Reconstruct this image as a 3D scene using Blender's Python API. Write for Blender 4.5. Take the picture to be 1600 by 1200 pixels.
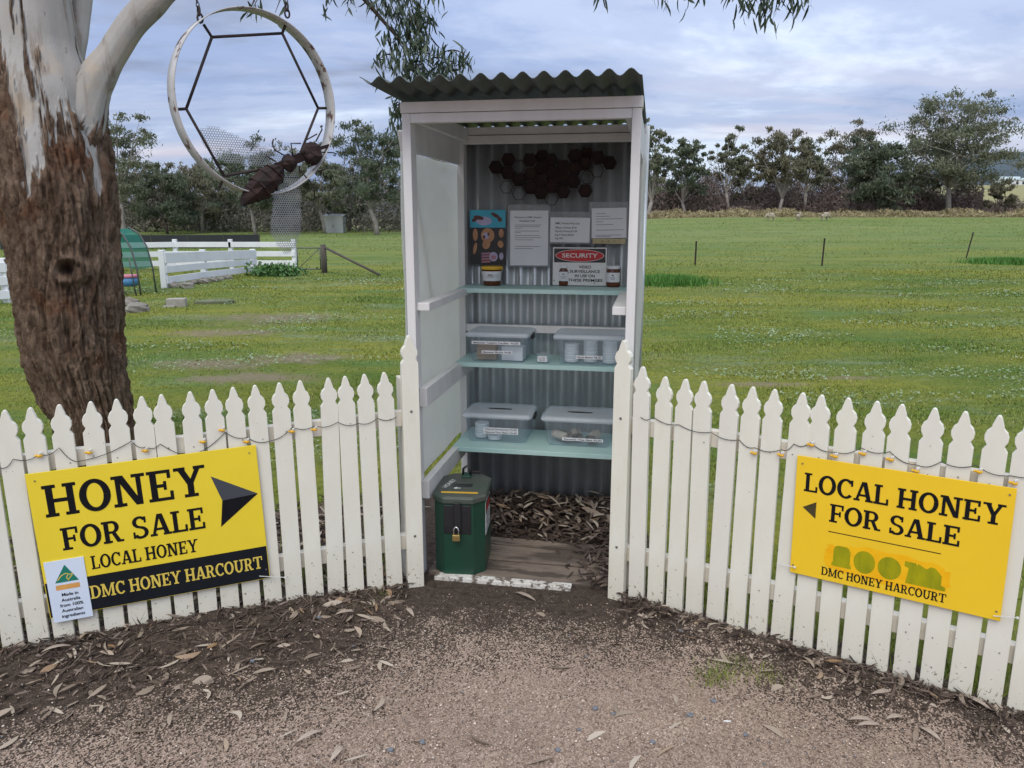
import bpy, math, random
import numpy as np
from mathutils import Vector, Matrix, noise
for o in list(bpy.data.objects): bpy.data.objects.remove(o)
R = math.radians
SC = bpy.context.scene
COL = SC.collection
# ------------------------------------------------------------------ camera, world, sun, exposure
FPX, PITCH, CAMH = 1200.0, R(12.3), 1.6
cd = bpy.data.cameras.new('camera'); cam = bpy.data.objects.new('camera', cd); COL.objects.link(cam)
cd.sensor_width = 36; cd.lens = FPX / 1600 * 36; cd.clip_start = .05; cd.clip_end = 3000
cam.location = (0, 0, CAMH); cam.rotation_euler = (R(90) - PITCH, 0, 0)
SC.camera = cam
SUN_EL, SUN_AZ = R(50), R(195)          # azimuth clockwise from +Y: the light comes from behind the camera
w = bpy.data.worlds.new('World'); SC.world = w; w.use_nodes = True
def world_nodes():
    nt = w.node_tree; nt.nodes.clear(); N = nt.nodes.new; L = nt.links.new
    out = N('ShaderNodeOutputWorld'); bg = N('ShaderNodeBackground'); L(bg.outputs[0], out.inputs[0])
    sky = N('ShaderNodeTexSky'); sky.sky_type = 'NISHITA'; sky.sun_disc = False
    sky.sun_elevation = R(14); sky.sun_rotation = SUN_AZ
    tc = N('ShaderNodeTexCoord'); sep = N('ShaderNodeSeparateXYZ'); L(tc.outputs['Generated'], sep.inputs[0])
    def m(op, a, b=None, clamp=False):
        n = N('ShaderNodeMath'); n.operation = op; n.use_clamp = clamp
        for i, x in enumerate((a, b)):
            if x is None: continue
            if isinstance(x, (int, float)): n.inputs[i].default_value = x
            else: L(x, n.inputs[i])
        return n.outputs[0]
    z = m('MAXIMUM', sep.outputs[2], 0.0)
    den = m('ADD', z, 0.16)
    cx = m('DIVIDE', sep.outputs[0], den); cy = m('DIVIDE', sep.outputs[1], den)
    cmb = N('ShaderNodeCombineXYZ'); L(cx, cmb.inputs[0]); L(cy, cmb.inputs[1])
    def nz(scale, sx, sy, det, rough, off):
        mp = N('ShaderNodeMapping'); mp.inputs['Scale'].default_value = (sx, sy, 1); mp.inputs['Location'].default_value = (off, off * .7, 0)
        L(cmb.outputs[0], mp.inputs[0])
        n = N('ShaderNodeTexNoise'); n.inputs['Scale'].default_value = scale; n.inputs['Detail'].default_value = det; n.inputs['Roughness'].default_value = rough
        n.inputs['Distortion'].default_value = .35
        L(mp.outputs[0], n.inputs['Vector']); return n.outputs['Fac']
    def ramp(f, stops):
        r = N('ShaderNodeValToRGB'); r.color_ramp.interpolation = 'EASE'
        el = r.color_ramp.elements
        while len(el) < len(stops): el.new(.5)
        for e, (p, c) in zip(el, stops): e.position = p; e.color = (*c, 1)
        L(f, r.inputs[0]); return r.outputs[0]
    def mix(f, a, b, mode='MIX'):
        n = N('ShaderNodeMix'); n.data_type = 'RGBA'; n.blend_type = mode
        if isinstance(f, float): n.inputs[0].default_value = f
        else: L(f, n.inputs[0])
        for s, x in ((6, a), (7, b)):
            if isinstance(x, tuple): n.inputs[s].default_value = (*x, 1)
            else: L(x, n.inputs[s])
        return n.outputs[2]
    big = nz(.62, .8, 1.0, 7, .58, 1.4)
    cl = ramp(big, [(.40, (.165, .215, .36)), (.47, (.225, .31, .54)), (.54, (.35, .43, .64)), (.63, (.62, .71, .87))])
    fine = nz(1.6, .8, 1.5, 7, .6, 7.7)
    cl = mix(ramp(fine, [(.48, (0, 0, 0)), (.72, (.5, .5, .5))]), cl, (.48, .52, .67))
    # thin warm streaks low over the horizon
    st = nz(.55, .35, 1.6, 5, .5, 2.2)
    stm = ramp(st, [(.53, (0, 0, 0)), (.62, (1, 1, 1))])
    low = m('SUBTRACT', 1.0, m('MULTIPLY', z, 5.5), True)
    cl = mix(m('MULTIPLY', m('MULTIPLY', stm, low), .75), cl, (.80, .66, .66))
    sk = N('ShaderNodeMix'); sk.data_type = 'RGBA'; sk.inputs[0].default_value = 1; sk.blend_type = 'MULTIPLY'
    L(sky.outputs[0], sk.inputs[6]); sk.inputs[7].default_value = (.1, .1, .1, 1)
    cl = mix(.08, cl, sk.outputs[2])
    cl = mix(m('MULTIPLY', z, .75, True), cl, (.58, .60, .64))       # thicker, greyer cloud overhead
    # overcast sky: zenith brighter than the horizon
    g = m('ADD', .86, m('MULTIPLY', z, 1.45))
    fin = N('ShaderNodeVectorMath'); fin.operation = 'SCALE'; L(cl, fin.inputs[0]); L(g, fin.inputs['Scale'])
    L(fin.outputs[0], bg.inputs[0]); bg.inputs[1].default_value = 1.0
world_nodes()
sd = bpy.data.lights.new('sun', 'SUN'); sun = bpy.data.objects.new('sun', sd); COL.objects.link(sun)
sd.energy = 1.5; sd.angle = R(42); sd.color = (1, .955, .84)
sun.rotation_euler = Vector((math.sin(SUN_AZ) * math.cos(SUN_EL), math.cos(SUN_AZ) * math.cos(SUN_EL), math.sin(SUN_EL))).to_track_quat('Z', 'Y').to_euler()
vs = SC.view_settings; vs.view_transform = 'Standard'; vs.look = 'None'; vs.gamma = 1; vs.use_curve_mapping = False
vs.exposure = 0.33

# ------------------------------------------------------------------ pixels to places
FW = Vector((0, math.cos(PITCH), -math.sin(PITCH))); UP = Vector((0, math.sin(PITCH), math.cos(PITCH))); CAM = Vector((0, 0, CAMH))
def ray(u, v): return Vector((1, 0, 0)) * ((u - 800) / FPX) - UP * ((v - 600) / FPX) + FW
def gnd(u, v, z=0.0): d = ray(u, v); return CAM + d * ((z - CAMH) / d.z)
def aty(u, v, y): d = ray(u, v); return CAM + d * (y / d.y)
def onplane(u, v, p, n): d = ray(u, v); return CAM + d * ((Vector(p) - CAM).dot(n) / d.dot(n))

# ------------------------------------------------------------------ mesh and object helpers
class MB:
    def __init__(s): s.v = []; s.f = []
    def add(s, vs, fs):
        b = len(s.v); s.v += [tuple(x) for x in vs]; s.f += [tuple(i + b for i in f) for f in fs]; return s
    def box(s, x0, y0, z0, x1, y1, z1):
        return s.add([(x0,y0,z0),(x1,y0,z0),(x1,y1,z0),(x0,y1,z0),(x0,y0,z1),(x1,y0,z1),(x1,y1,z1),(x0,y1,z1)],
                     [(0,3,2,1),(4,5,6,7),(0,1,5,4),(1,2,6,5),(2,3,7,6),(3,0,4,7)])
    def hexa(s, p): return s.add(p, [(0,3,2,1),(4,5,6,7),(0,1,5,4),(1,2,6,5),(2,3,7,6),(3,0,4,7)])
    def bar(s, a, b, wx, wy, up=(0,0,1)):
        a = Vector(a); b = Vector(b); d = (b - a).normalized(); u = Vector(up)
        if abs(d.dot(u)) > .98: u = Vector((0, 1, 0))
        x = d.cross(u).normalized() * wx / 2; y = x.cross(d).normalized() * wy / 2
        return s.hexa([a-x-y, a+x-y, a+x+y, a-x+y, b-x-y, b+x-y, b+x+y, b-x+y])
    def prism(s, poly, y0, y1):            # polygon in x,z; depth along y
        n = len(poly); v = [(x, y0, z) for x, z in poly] + [(x, y1, z) for x, z in poly]
        return s.add(v, [tuple(range(n)), tuple(range(2*n-1, n-1, -1))] + [(i, n+i, n+(i+1) % n, (i+1) % n) for i in range(n)])
    def slab(s, poly, z0, z1):             # polygon in x,y; depth along z
        n = len(poly); v = [(x, y, z0) for x, y in poly] + [(x, y, z1) for x, y in poly]
        return s.add(v, [tuple(range(n-1, -1, -1)), tuple(range(n, 2*n))] + [(i, (i+1) % n, n+(i+1) % n, n+i) for i in range(n)])
    def tube(s, pts, r, n=8, caps=True):
        pts = [Vector(p) for p in pts]; k = len(pts); rs = r if isinstance(r, (list, tuple)) else [r] * k
        b = len(s.v); u = None
        for i, p in enumerate(pts):
            d = (pts[min(i+1, k-1)] - pts[max(i-1, 0)]).normalized()
            if u is None: u = d.cross(Vector((0, 0, 1)) if abs(d.z) < .9 else Vector((1, 0, 0))).normalized()
            else: u = (u - d * u.dot(d)).normalized()
            q = d.cross(u)
            for j in range(n):
                a = 2 * math.pi * j / n; s.v.append(tuple(p + (u * math.cos(a) + q * math.sin(a)) * rs[i]))
        for i in range(k - 1):
            for j in range(n):
                s.f.append((b+i*n+j, b+i*n+(j+1) % n, b+(i+1)*n+(j+1) % n, b+(i+1)*n+j))
        if caps: s.f.append(tuple(b+j for j in range(n-1, -1, -1))); s.f.append(tuple(b+(k-1)*n+j for j in range(n)))
        return s
    def lathe(s, prof, n=20, c=(0, 0, 0)):
        b = len(s.v); k = len(prof)
        for r, z in prof:
            for j in range(n):
                a = 2 * math.pi * j / n; s.v.append((c[0] + r * math.cos(a), c[1] + r * math.sin(a), c[2] + z))
        for i in range(k-1):
            for j in range(n): s.f.append((b+i*n+j, b+i*n+(j+1) % n, b+(i+1)*n+(j+1) % n, b+(i+1)*n+j))
        s.f.append(tuple(b+j for j in range(n-1, -1, -1))); s.f.append(tuple(b+(k-1)*n+j for j in range(n)))
        return s
    def ball(s, c, rx, ry, rz, n=12, m=8, jit=0, rnd=None):
        b = len(s.v); c = Vector(c)
        for i in range(m+1):
            t = math.pi * i / m
            for j in range(n):
                a = 2 * math.pi * j / n; k = 1 + (rnd.uniform(-jit, jit) if jit else 0)
                s.v.append((c.x + rx*k*math.sin(t)*math.cos(a), c.y + ry*k*math.sin(t)*math.sin(a), c.z + rz*k*math.cos(t)))
        for i in range(m):
            for j in range(n): s.f.append((b+i*n+j, b+(i+1)*n+j, b+(i+1)*n+(j+1) % n, b+i*n+(j+1) % n))
        return s
    def mesh(s, name):
        me = bpy.data.meshes.new(name); me.from_pydata(s.v, [], s.f); me.update(); return me
    def build(s, name, mat, parent=None, smooth=False, bevel=0, loc=None):
        return link(name, s.mesh(name), mat, parent, smooth, bevel, loc)
def link(name, me, mat, parent=None, smooth=False, bevel=0, loc=None):
    o = bpy.data.objects.new(name, me); COL.objects.link(o)
    if mat: me.materials.clear(); me.materials.append(mat)
    if smooth: me.polygons.foreach_set('use_smooth', [True] * len(me.polygons))
    if parent: o.parent = parent
    if loc: o.location = loc
    if bevel:
        b = o.modifiers.new('bevel', 'BEVEL'); b.width = bevel; b.segments = 2; b.limit_method = 'ANGLE'; b.angle_limit = R(40)
    return o
def copy_part(o, parent, name=None):
    c = o.copy(); COL.objects.link(c); c.parent = parent; return c
def empty(name, loc=(0, 0, 0), rz=0.0):
    o = bpy.data.objects.new(name, None); COL.objects.link(o); o.location = loc; o.rotation_euler = (0, 0, rz); o.empty_display_size = .1; return o
def tag(o, label=None, cat=None, group=None, kind=None):
    if label: o['label'] = label
    if cat: o['category'] = cat
    if group: o['group'] = group
    if kind: o['kind'] = kind
    return o
def np_mesh(name, V, Fq, mat, parent=None, smooth=False, attr=None):
    """V (n,3); Fq (m,k) faces with k verts each"""
    me = bpy.data.meshes.new(name); n = len(V); m, k = Fq.shape
    me.vertices.add(n); me.vertices.foreach_set('co', np.ascontiguousarray(V, dtype=np.float32).ravel())
    me.loops.add(m * k); me.loops.foreach_set('vertex_index', np.ascontiguousarray(Fq, dtype=np.int32).ravel())
    me.polygons.add(m); me.polygons.foreach_set('loop_start', np.arange(0, m * k, k, dtype=np.int32))
    me.polygons.foreach_set('loop_total', np.full(m, k, dtype=np.int32))
    me.update(calc_edges=True)
    for an, arr in (attr or {}).items():
        at = me.attributes.new(an, 'FLOAT', 'POINT'); at.data.foreach_set('value', np.ascontiguousarray(arr, dtype=np.float32))
    return link(name, me, mat, parent, smooth)

# ------------------------------------------------------------------ materials
def new_mat(name):
    m = bpy.data.materials.new(name); m.use_nodes = True; nt = m.node_tree; nt.nodes.clear()
    out = nt.nodes.new('ShaderNodeOutputMaterial'); return m, nt, out
class NT:
    def __init__(s, nt): s.nt = nt
    def n(s, t, **kw):
        x = s.nt.nodes.new(t)
        for k, v in kw.items(): setattr(x, k, v)
        return x
    def l(s, a, b): s.nt.links.new(a, b)
    def coord(s, kind='Object', scale=(1, 1, 1)):
        tc = s.n('ShaderNodeTexCoord'); mp = s.n('ShaderNodeMapping'); mp.inputs['Scale'].default_value = scale
        s.l(tc.outputs[kind], mp.inputs[0]); return mp.outputs[0]
    def noise(s, vec, scale, det=4, rough=.55, dist=0):
        x = s.n('ShaderNodeTexNoise'); x.inputs['Scale'].default_value = scale; x.inputs['Detail'].default_value = det
        x.inputs['Roughness'].default_value = rough; x.inputs['Distortion'].default_value = dist; s.l(vec, x.inputs['Vector']); return x.outputs['Fac']
    def vor(s, vec, scale, feature='F1', out='Distance'):
        x = s.n('ShaderNodeTexVoronoi'); x.feature = feature; x.inputs['Scale'].default_value = scale; s.l(vec, x.inputs['Vector']); return x.outputs[out]
    def ramp(s, f, stops, interp='LINEAR'):
        r = s.n('ShaderNodeValToRGB'); r.color_ramp.interpolation = interp; el = r.color_ramp.elements
        while len(el) < len(stops): el.new(.5)
        for e, (p, c) in zip(el, stops):
            e.position = p; e.color = (*(c if isinstance(c, tuple) else (c, c, c)), 1)
        s.l(f, r.inputs[0]); return r.outputs[0]
    def mix(s, f, a, b, mode='MIX'):
        x = s.n('ShaderNodeMix'); x.data_type = 'RGBA'; x.blend_type = mode
        if isinstance(f, (int, float)): x.inputs[0].default_value = f
        else: s.l(f, x.inputs[0])
        for i, c in ((6, a), (7, b)):
            if isinstance(c, tuple): x.inputs[i].default_value = (*c, 1)
            else: s.l(c, x.inputs[i])
        return x.outputs[2]
    def math(s, op, a, b=0.0, clamp=False):
        x = s.n('ShaderNodeMath'); x.operation = op; x.use_clamp = clamp
        for i, c in ((0, a), (1, b)):
            if isinstance(c, (int, float)): x.inputs[i].default_value = c
            else: s.l(c, x.inputs[i])
        return x.outputs[0]
    def attr(s, name):
        x = s.n('ShaderNodeAttribute'); x.attribute_name = name; return x.outputs['Fac']
    def bump(s, h, dist=.002, strength=1.0):
        b = s.n('ShaderNodeBump'); b.inputs['Distance'].default_value = dist; b.inputs['Strength'].default_value = strength; s.l(h, b.inputs['Height']); return b.outputs[0]
    def pbsdf(s, col, rough=.6, normal=None, metal=0.0, spec=None):
        p = s.n('ShaderNodeBsdfPrincipled')
        if isinstance(col, tuple): p.inputs['Base Color'].default_value = (*col, 1)
        else: s.l(col, p.inputs['Base Color'])
        if isinstance(rough, (int, float)): p.inputs['Roughness'].default_value = rough
        else: s.l(rough, p.inputs['Roughness'])
        p.inputs['Metallic'].default_value = metal
        if spec is not None: p.inputs['Specular IOR Level'].default_value = spec
        if normal is not None: s.l(normal, p.inputs['Normal'])
        return p.outputs[0]
def M(name, c, rough=.6, c2=None, scale=20, amt=1.0, bump=0.0, bscale=60, stretch=(1, 1, 1), metal=0.0, spots=None, spot_scale=30, spot_lo=.62, coord='Object', spec=None):
    """paint, wood, metal: a base colour drifting to c2 by noise, optional spots of a third colour, fine relief"""
    m, nt, out = new_mat(name); k = NT(nt); vec = k.coord(coord, stretch)
    c2 = c2 or tuple(x * .82 for x in c)
    col = k.mix(k.math('MULTIPLY', k.ramp(k.noise(vec, scale, 5, .6), [(.3, 0.0), (.7, 1.0)]), amt), c, c2)
    if spots:
        sm = k.ramp(k.noise(vec, spot_scale, 6, .65), [(spot_lo, 0.0), (spot_lo + .06, 1.0)])
        col = k.mix(sm, col, spots)
    nrm = k.bump(k.noise(vec, bscale, 5, .6), bump) if bump else None
    k.l(k.pbsdf(col, rough, nrm, metal, spec), out.inputs[0]); return m
WHITE = M('white_timber_paint', (.70, .69, .68), .5, (.60, .585, .57), 9, bump=.0006, bscale=90, stretch=(1, 1, .25), spots=(.36, .33, .30), spot_scale=55, spot_lo=.72)
def picket_mat():
    m, nt, out = new_mat('cream_picket_paint'); k = NT(nt); vec = k.coord('Object', (1, 1, .3)); v1 = k.coord('Object')
    oi = k.n('ShaderNodeObjectInfo'); col = k.mix(k.ramp(k.noise(vec, 14, 5, .6), [(.35, 0.0), (.7, 1.0)]), (.76, .745, .645), (.69, .66, .55))
    col = k.mix(k.math('MULTIPLY', oi.outputs['Random'], .5), col, (.70, .68, .61))
    g = k.n('ShaderNodeNewGeometry'); sp = k.n('ShaderNodeSeparateXYZ'); k.l(g.outputs['Position'], sp.inputs[0])
    # splashed soil on the feet of the pickets, in specks
    foot = k.ramp(sp.outputs[2], [(0.0, 1.0), (.25, 0.0)])
    wv = k.n('ShaderNodeTexNoise'); wv.inputs['Scale'].default_value = 90; wv.inputs['Detail'].default_value = 6; k.l(g.outputs['Position'], wv.inputs['Vector'])
    sm = k.math('GREATER_THAN', k.math('ADD', wv.outputs['Fac'], k.math('MULTIPLY', foot, .11)), .735)
    col = k.mix(sm, col, (.22, .17, .12))
    chip = k.n('ShaderNodeTexNoise'); chip.inputs['Scale'].default_value = 17; chip.inputs['Detail'].default_value = 8; chip.inputs['Roughness'].default_value = .7; k.l(g.outputs['Position'], chip.inputs['Vector'])
    col = k.mix(k.ramp(chip.outputs['Fac'], [(.69, 0.0), (.71, .8)]), col, (.42, .36, .30))
    big = k.n('ShaderNodeTexNoise'); big.inputs['Scale'].default_value = 6; k.l(g.outputs['Position'], big.inputs['Vector'])
    col = k.mix(k.math('MULTIPLY', k.math('MULTIPLY', foot, big.outputs['Fac']), .55), col, (.55, .46, .34))
    k.l(k.pbsdf(col, .5, k.bump(k.noise(vec, 60, 4), .0005)), out.inputs[0]); return m
PICKET = picket_mat()
RAWRAIL = M('rail_timber_paint', (.70, .66, .58), .6, (.60, .54, .44), 12, bump=.0006)
STEELZ = M('zincalume_sheet', (.56, .59, .60), .33, (.46, .49, .50), 7, metal=.5, bump=.0004, bscale=12)
GREENROOF = M('green_roof_sheet', (.055, .075, .07), .5, (.085, .10, .095), 8, metal=.15, bump=.0004, bscale=20)
TEAL = M('teal_shelf_paint', (.34, .53, .51), .5, (.44, .60, .58), 10, bump=.0005, spots=(.18, .22, .20), spot_scale=26, spot_lo=.68, stretch=(.4, 1, 1))
FLOORW = M('worn_floor_timber', (.22, .17, .13), .85, (.13, .10, .08), 14, bump=.003, bscale=70, stretch=(.2, 1, 1), spots=(.075, .056, .043), spot_scale=9, spot_lo=.47)
SILLW = M('worn_white_sill', (.66, .64, .60), .7, (.50, .46, .40), 20, spots=(.14, .11, .09), spot_scale=30, spot_lo=.50, bump=.001)
RUST = M('dark_rusted_steel', (.010, .006, .006), .8, (.034, .012, .009), 22, bump=.0012, bscale=80, metal=.2)
RUSTROD = M('rusty_rod_steel', (.014, .010, .010), .75, (.034, .018, .015), 30, bump=.0005)
RINGM = M('white_hoop_with_rust', (.52, .52, .52), .6, (.38, .36, .34), 10, spots=(.10, .045, .028), spot_scale=13, spot_lo=.56, bump=.0008, bscale=50)
MESHM = M('perforated_galvanised_sheet', (.40, .42, .44), .5, (.30, .31, .33), 20, metal=.5)
BINGREEN = M('green_enamel', (.008, .055, .032), .4, (.014, .045, .027), 8, bump=.0008, bscale=25, spots=(.10, .10, .085), spot_scale=16, spot_lo=.67)
BINLID = M('dull_green_lid_paint', (.035, .065, .05), .5, (.075, .075, .065), 9, bump=.0008)
BLACK = M('black_paint', (.012, .012, .014), .4, (.02, .02, .022), 20)
BLACKINK = M('black_ink', (.006, .006, .008), .8, (.009, .009, .011), 30, spec=.15)
DARKPANEL = M('black_sign_vinyl', (.006, .008, .012), .7, (.009, .011, .015), 30, spec=.2)
YELLOW = M('yellow_sign_face', (.82, .63, .04), .55, (.78, .59, .035), 5, spec=.25, spots=(.55, .38, .03), spot_scale=50, spot_lo=.76)
YELLOW2 = M('deep_yellow_sign_face', (.86, .565, .025), .55, (.82, .53, .022), 5, spec=.25, spots=(.5, .3, .02), spot_scale=50, spot_lo=.76)
YINK = M('yellow_ink', (.72, .55, .10), .45, (.68, .5, .08), 30)
ARROWG = M('slate_arrow_ink', (.05, .053, .065), .6, (.05, .055, .07), 12)
PATCH = M('orange_overpaint', (.84, .40, .006), .7, (.88, .52, .012), 14, stretch=(1, 1, 3), spec=.15)
OLIVE = M('olive_painted_over_ink', (.40, .36, .006), .7, (.24, .25, .008), 9, stretch=(3, 1, 1), spec=.15)
PAPER = M('paper_sheet', (.72, .73, .76), .5, (.66, .67, .70), 6)
SIGNWHITE = M('sign_white', (.70, .70, .69), .4, (.64, .64, .63), 8)
PALEBLUE = M('pale_blue_sticker', (.66, .74, .86), .4, (.62, .70, .82), 6)
SIGNRED = M('sign_red', (.50, .012, .016), .4, (.42, .01, .014), 9)
INKGREY = M('grey_print', (.12, .12, .13), .6)
BRASS = M('brass', (.55, .40, .16), .35, (.45, .32, .12), 20, metal=.8)
CHROME = M('steel_shackle', (.55, .56, .58), .25, (.45, .46, .48), 20, metal=.9)
GREENINK = M('logo_green', (.01, .20, .14), .45)
GOLDINK = M('logo_gold', (.72, .36, .10), .45)
HONEY = M('dark_honey', (.085, .022, .006), .12, (.11, .03, .008), 8)
LIDWHITE = M('white_plastic_lid', (.70, .70, .72), .4, (.62, .62, .64), 9)
LIDYEL = M('yellow_plastic_lid', (.70, .42, .03), .4, (.62, .36, .02), 9)
TINW = M('white_balm_tin', (.78, .80, .82), .35, (.68, .71, .74), 12)
WAX = M('tan_beeswax', (.36, .25, .17), .6, (.28, .19, .12), 18, bump=.001)
CLOTH = M('printed_beeswax_cloth', (.55, .50, .42), .8, (.30, .22, .18), 26, spots=(.42, .16, .10), spot_scale=22, spot_lo=.6)
CYAN = M('cyan_print', (.04, .33, .46), .5, (.05, .38, .52), 6)
BROWNINK = M('brown_print', (.10, .03, .02), .5); TANINK = M('tan_print', (.46, .24, .12), .5, (.36, .17, .08), 20)
PINKINK = M('pink_print', (.42, .17, .15), .5, (.3, .16, .3), 20); LILAC = M('lilac_print', (.42, .38, .56), .5)
GREYWOOD = M('weathered_grey_post', (.10, .085, .07), .9, (.06, .05, .045), 20, bump=.003, stretch=(1, 1, .2))
FENCEW = M('white_rail_paint', (.76, .77, .79), .5, (.66, .67, .69), 3)
CONC = M('grey_concrete', (.36, .34, .30), .9, (.26, .24, .21), 12, bump=.004, bscale=30)
ROCK = M('field_rock', (.26, .24, .20), .9, (.17, .15, .13), 6, bump=.01, bscale=14)
SHADE = M('dark_shade_cloth', (.022, .025, .028), .9, (.03, .033, .036), 2)
TUBBLUE = M('blue_tub', (.08, .25, .50), .5); TUBPINK = M('pink_tub', (.5, .15, .22), .5)
PIPE = M('grey_steel_pipe', (.12, .13, .13), .5, (.09, .09, .09), 10, metal=.4)
FLEECE = M('sheep_fleece', (.42, .37, .29), .95, (.30, .25, .19), 9, bump=.02, bscale=14)
CORD = M('black_cord', (.012, .012, .012), .6)
BEEYEL = M('yellow_bee_plastic', (.78, .45, .02), .35, (.7, .38, .015), 20)
TIE = M('white_cable_tie', (.72, .72, .70), .4)
NAIL = M('grey_nail_head', (.22, .21, .20), .5, metal=.5)
def clear_plastic(name, tint, alpha, rough=.15, transl=0.0):
    m, nt, out = new_mat(name); k = NT(nt)
    a = k.n('ShaderNodeBsdfTransparent'); a.inputs[0].default_value = (*[min(1, .5 + x * .6) for x in tint], 1)
    b = k.n('ShaderNodeBsdfPrincipled'); b.inputs['Base Color'].default_value = (*tint, 1); b.inputs['Roughness'].default_value = rough
    sh = b.outputs[0]
    if transl:
        t = k.n('ShaderNodeBsdfTranslucent'); t.inputs[0].default_value = (*tint, 1)
        ms = k.n('ShaderNodeMixShader'); ms.inputs[0].default_value = transl; k.l(sh, ms.inputs[1]); k.l(t.outputs[0], ms.inputs[2]); sh = ms.outputs[0]
    vec = k.coord('Object'); nz = k.noise(vec, 6, 5, .6)
    f = k.math('ADD', k.math('MULTIPLY', nz, .16), alpha - .08, True)
    x = k.n('ShaderNodeMixShader'); k.l(f, x.inputs[0]); k.l(a.outputs[0], x.inputs[1]); k.l(sh, x.inputs[2]); k.l(x.outputs[0], out.inputs[0]); return m
TUBP = clear_plastic('clear_tub_plastic', (.68, .73, .78), .14)
TUBLID = clear_plastic('cloudy_lid_plastic', (.70, .75, .81), .55, .25)
SHEET = clear_plastic('frosted_wall_sheet', (.82, .81, .75), .94, .45, .45)
GREENCLOTH = clear_plastic('green_shade_net', (.015, .20, .14), .62, .8)
POCKET = clear_plastic('clear_document_pocket', (.6, .63, .66), .22, .1)

# ------------------------------------------------------------------ the ground
LP = Vector((-.434, 3.157)); LD = Vector((-.933, -.359)); RP = Vector((.458, 3.039)); RD = Vector((.8237, -.567))
def smooth(a, b, x):
    t = np.clip((x - a) / (b - a), 0, 1); return t * t * (3 - 2 * t)
def fence_y(x):
    x = np.asarray(x, float)
    return np.where(x < LP.x, LP.y + (x - LP.x) * (LD.y / LD.x), np.where(x > RP.x, RP.y + (x - RP.x) * (RD.y / RD.x), LP.y + (x - LP.x) / (RP.x - LP.x) * (RP.y - LP.y)))
def pnoise(x, y, s, seed=0.0):
    sh = np.shape(x); xf = np.ravel(x); yf = np.ravel(y)
    return np.array([noise.noise((a * s + seed, b * s - seed, seed * .37)) for a, b in zip(xf, yf)]).reshape(sh)
def terrain_far(x, y):
    return 2.0 * smooth(22, 135, y) * smooth(-16, 28, x) + .35 * smooth(40, 140, y) * (1 - smooth(-16, 28, x)) + 12.4 * smooth(140, 330, y) * smooth(90, 190, x)
def ridge(x, y):                                   # heaped bark and leaves along the feet of the fences
    d = y - fence_y(x)
    out = np.where(x > RP.x, .035 * np.exp(-((d + .10) / .13) ** 2), np.where(x < LP.x, .035 * np.exp(-((d + .06) / .22) ** 2) * (1 - .6 * smooth(-.9, -.45, x)), 0))
    return out * smooth(9, 5, np.abs(x) + 0 * y)
def pasture(k, vec, gain=1.0):                    # yellow-green, deep green, clover-grey, bare and dry patches
    def c(*a): return tuple(x * gain for x in a)
    vs_ = k.coord('Object', (.4, 1, 1))
    g = k.mix(k.ramp(k.noise(vs_, .38, 10, .75), [(.38, 0.0), (.60, 1.0)]), c(.082, .142, .018), c(.235, .235, .034))
    g = k.mix(k.ramp(k.noise(vs_, 1.1, 7, .7), [(.52, 0.0), (.66, .8)]), g, c(.105, .19, .05))
    g = k.mix(k.ramp(k.noise(k.coord('Object', (.5, 1.2, 1)), .55, 10, .82), [(.53, 0.0), (.66, .8)]), g, c(.21, .265, .165))
    g = k.mix(k.ramp(k.noise(vs_, .35, 10, .78), [(.56, 0.0), (.68, .75)]), g, c(.225, .20, .105))
    g = k.mix(k.ramp(k.noise(vec, 14, 8, .8), [(.36, .6), (.56, 0.0)]), g, c(.05, .075, .018))
    sep = k.n('ShaderNodeSeparateXYZ'); k.l(vec, sep.inputs[0])
    far = k.ramp(k.math('DIVIDE', sep.outputs[1], 130.0), [(.12, 0.0), (.40, 1.0)])
    fg = k.mix(k.ramp(k.noise(k.coord('Object', (.05, .35, 1)), .8, 7, .7), [(.38, 0.0), (.62, 1.0)]), c(.10, .165, .042), c(.175, .205, .075))
    g = k.mix(k.math('MULTIPLY', far, .7), g, fg)
    dry = k.math('MULTIPLY', k.ramp(k.math('DIVIDE', sep.outputs[1], 130.0), [(.70, 0.0), (.84, 1.0)]), .7)
    return k.mix(dry, g, c(.30, .26, .14))
def gravel_amount(x, d):                          # d: metres in front of the fence line
    lim = .03 + .20 * smooth(.9, .2, x) + .10 * smooth(-.3, -1.0, x)
    return smooth(-.2, .80, d - lim) * (1 - .30 * smooth(.1, -.9, x))
SPX, SPY, SYAW = -.445, 3.25, R(-10.5)             # the stall's front left corner and heading
WORN = [(gnd(430, 497), 1.7, .9), (gnd(350, 520), 1.3, .6), (gnd(330, 570), .9, .45), (gnd(390, 590), 1.0, .4), (gnd(470, 560), .9, .5), (gnd(1190, 600), .7, .16), (gnd(1330, 590), .5, .14)]
def bare_amount(x, y):                            # ground worn by feet and wheels
    o = 0 * np.asarray(x, float)
    for p, rx, ry in WORN: o = np.maximum(o, np.exp(-((x - p.x) / rx) ** 2 - ((y - p.y) / ry) ** 2))
    return o
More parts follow.
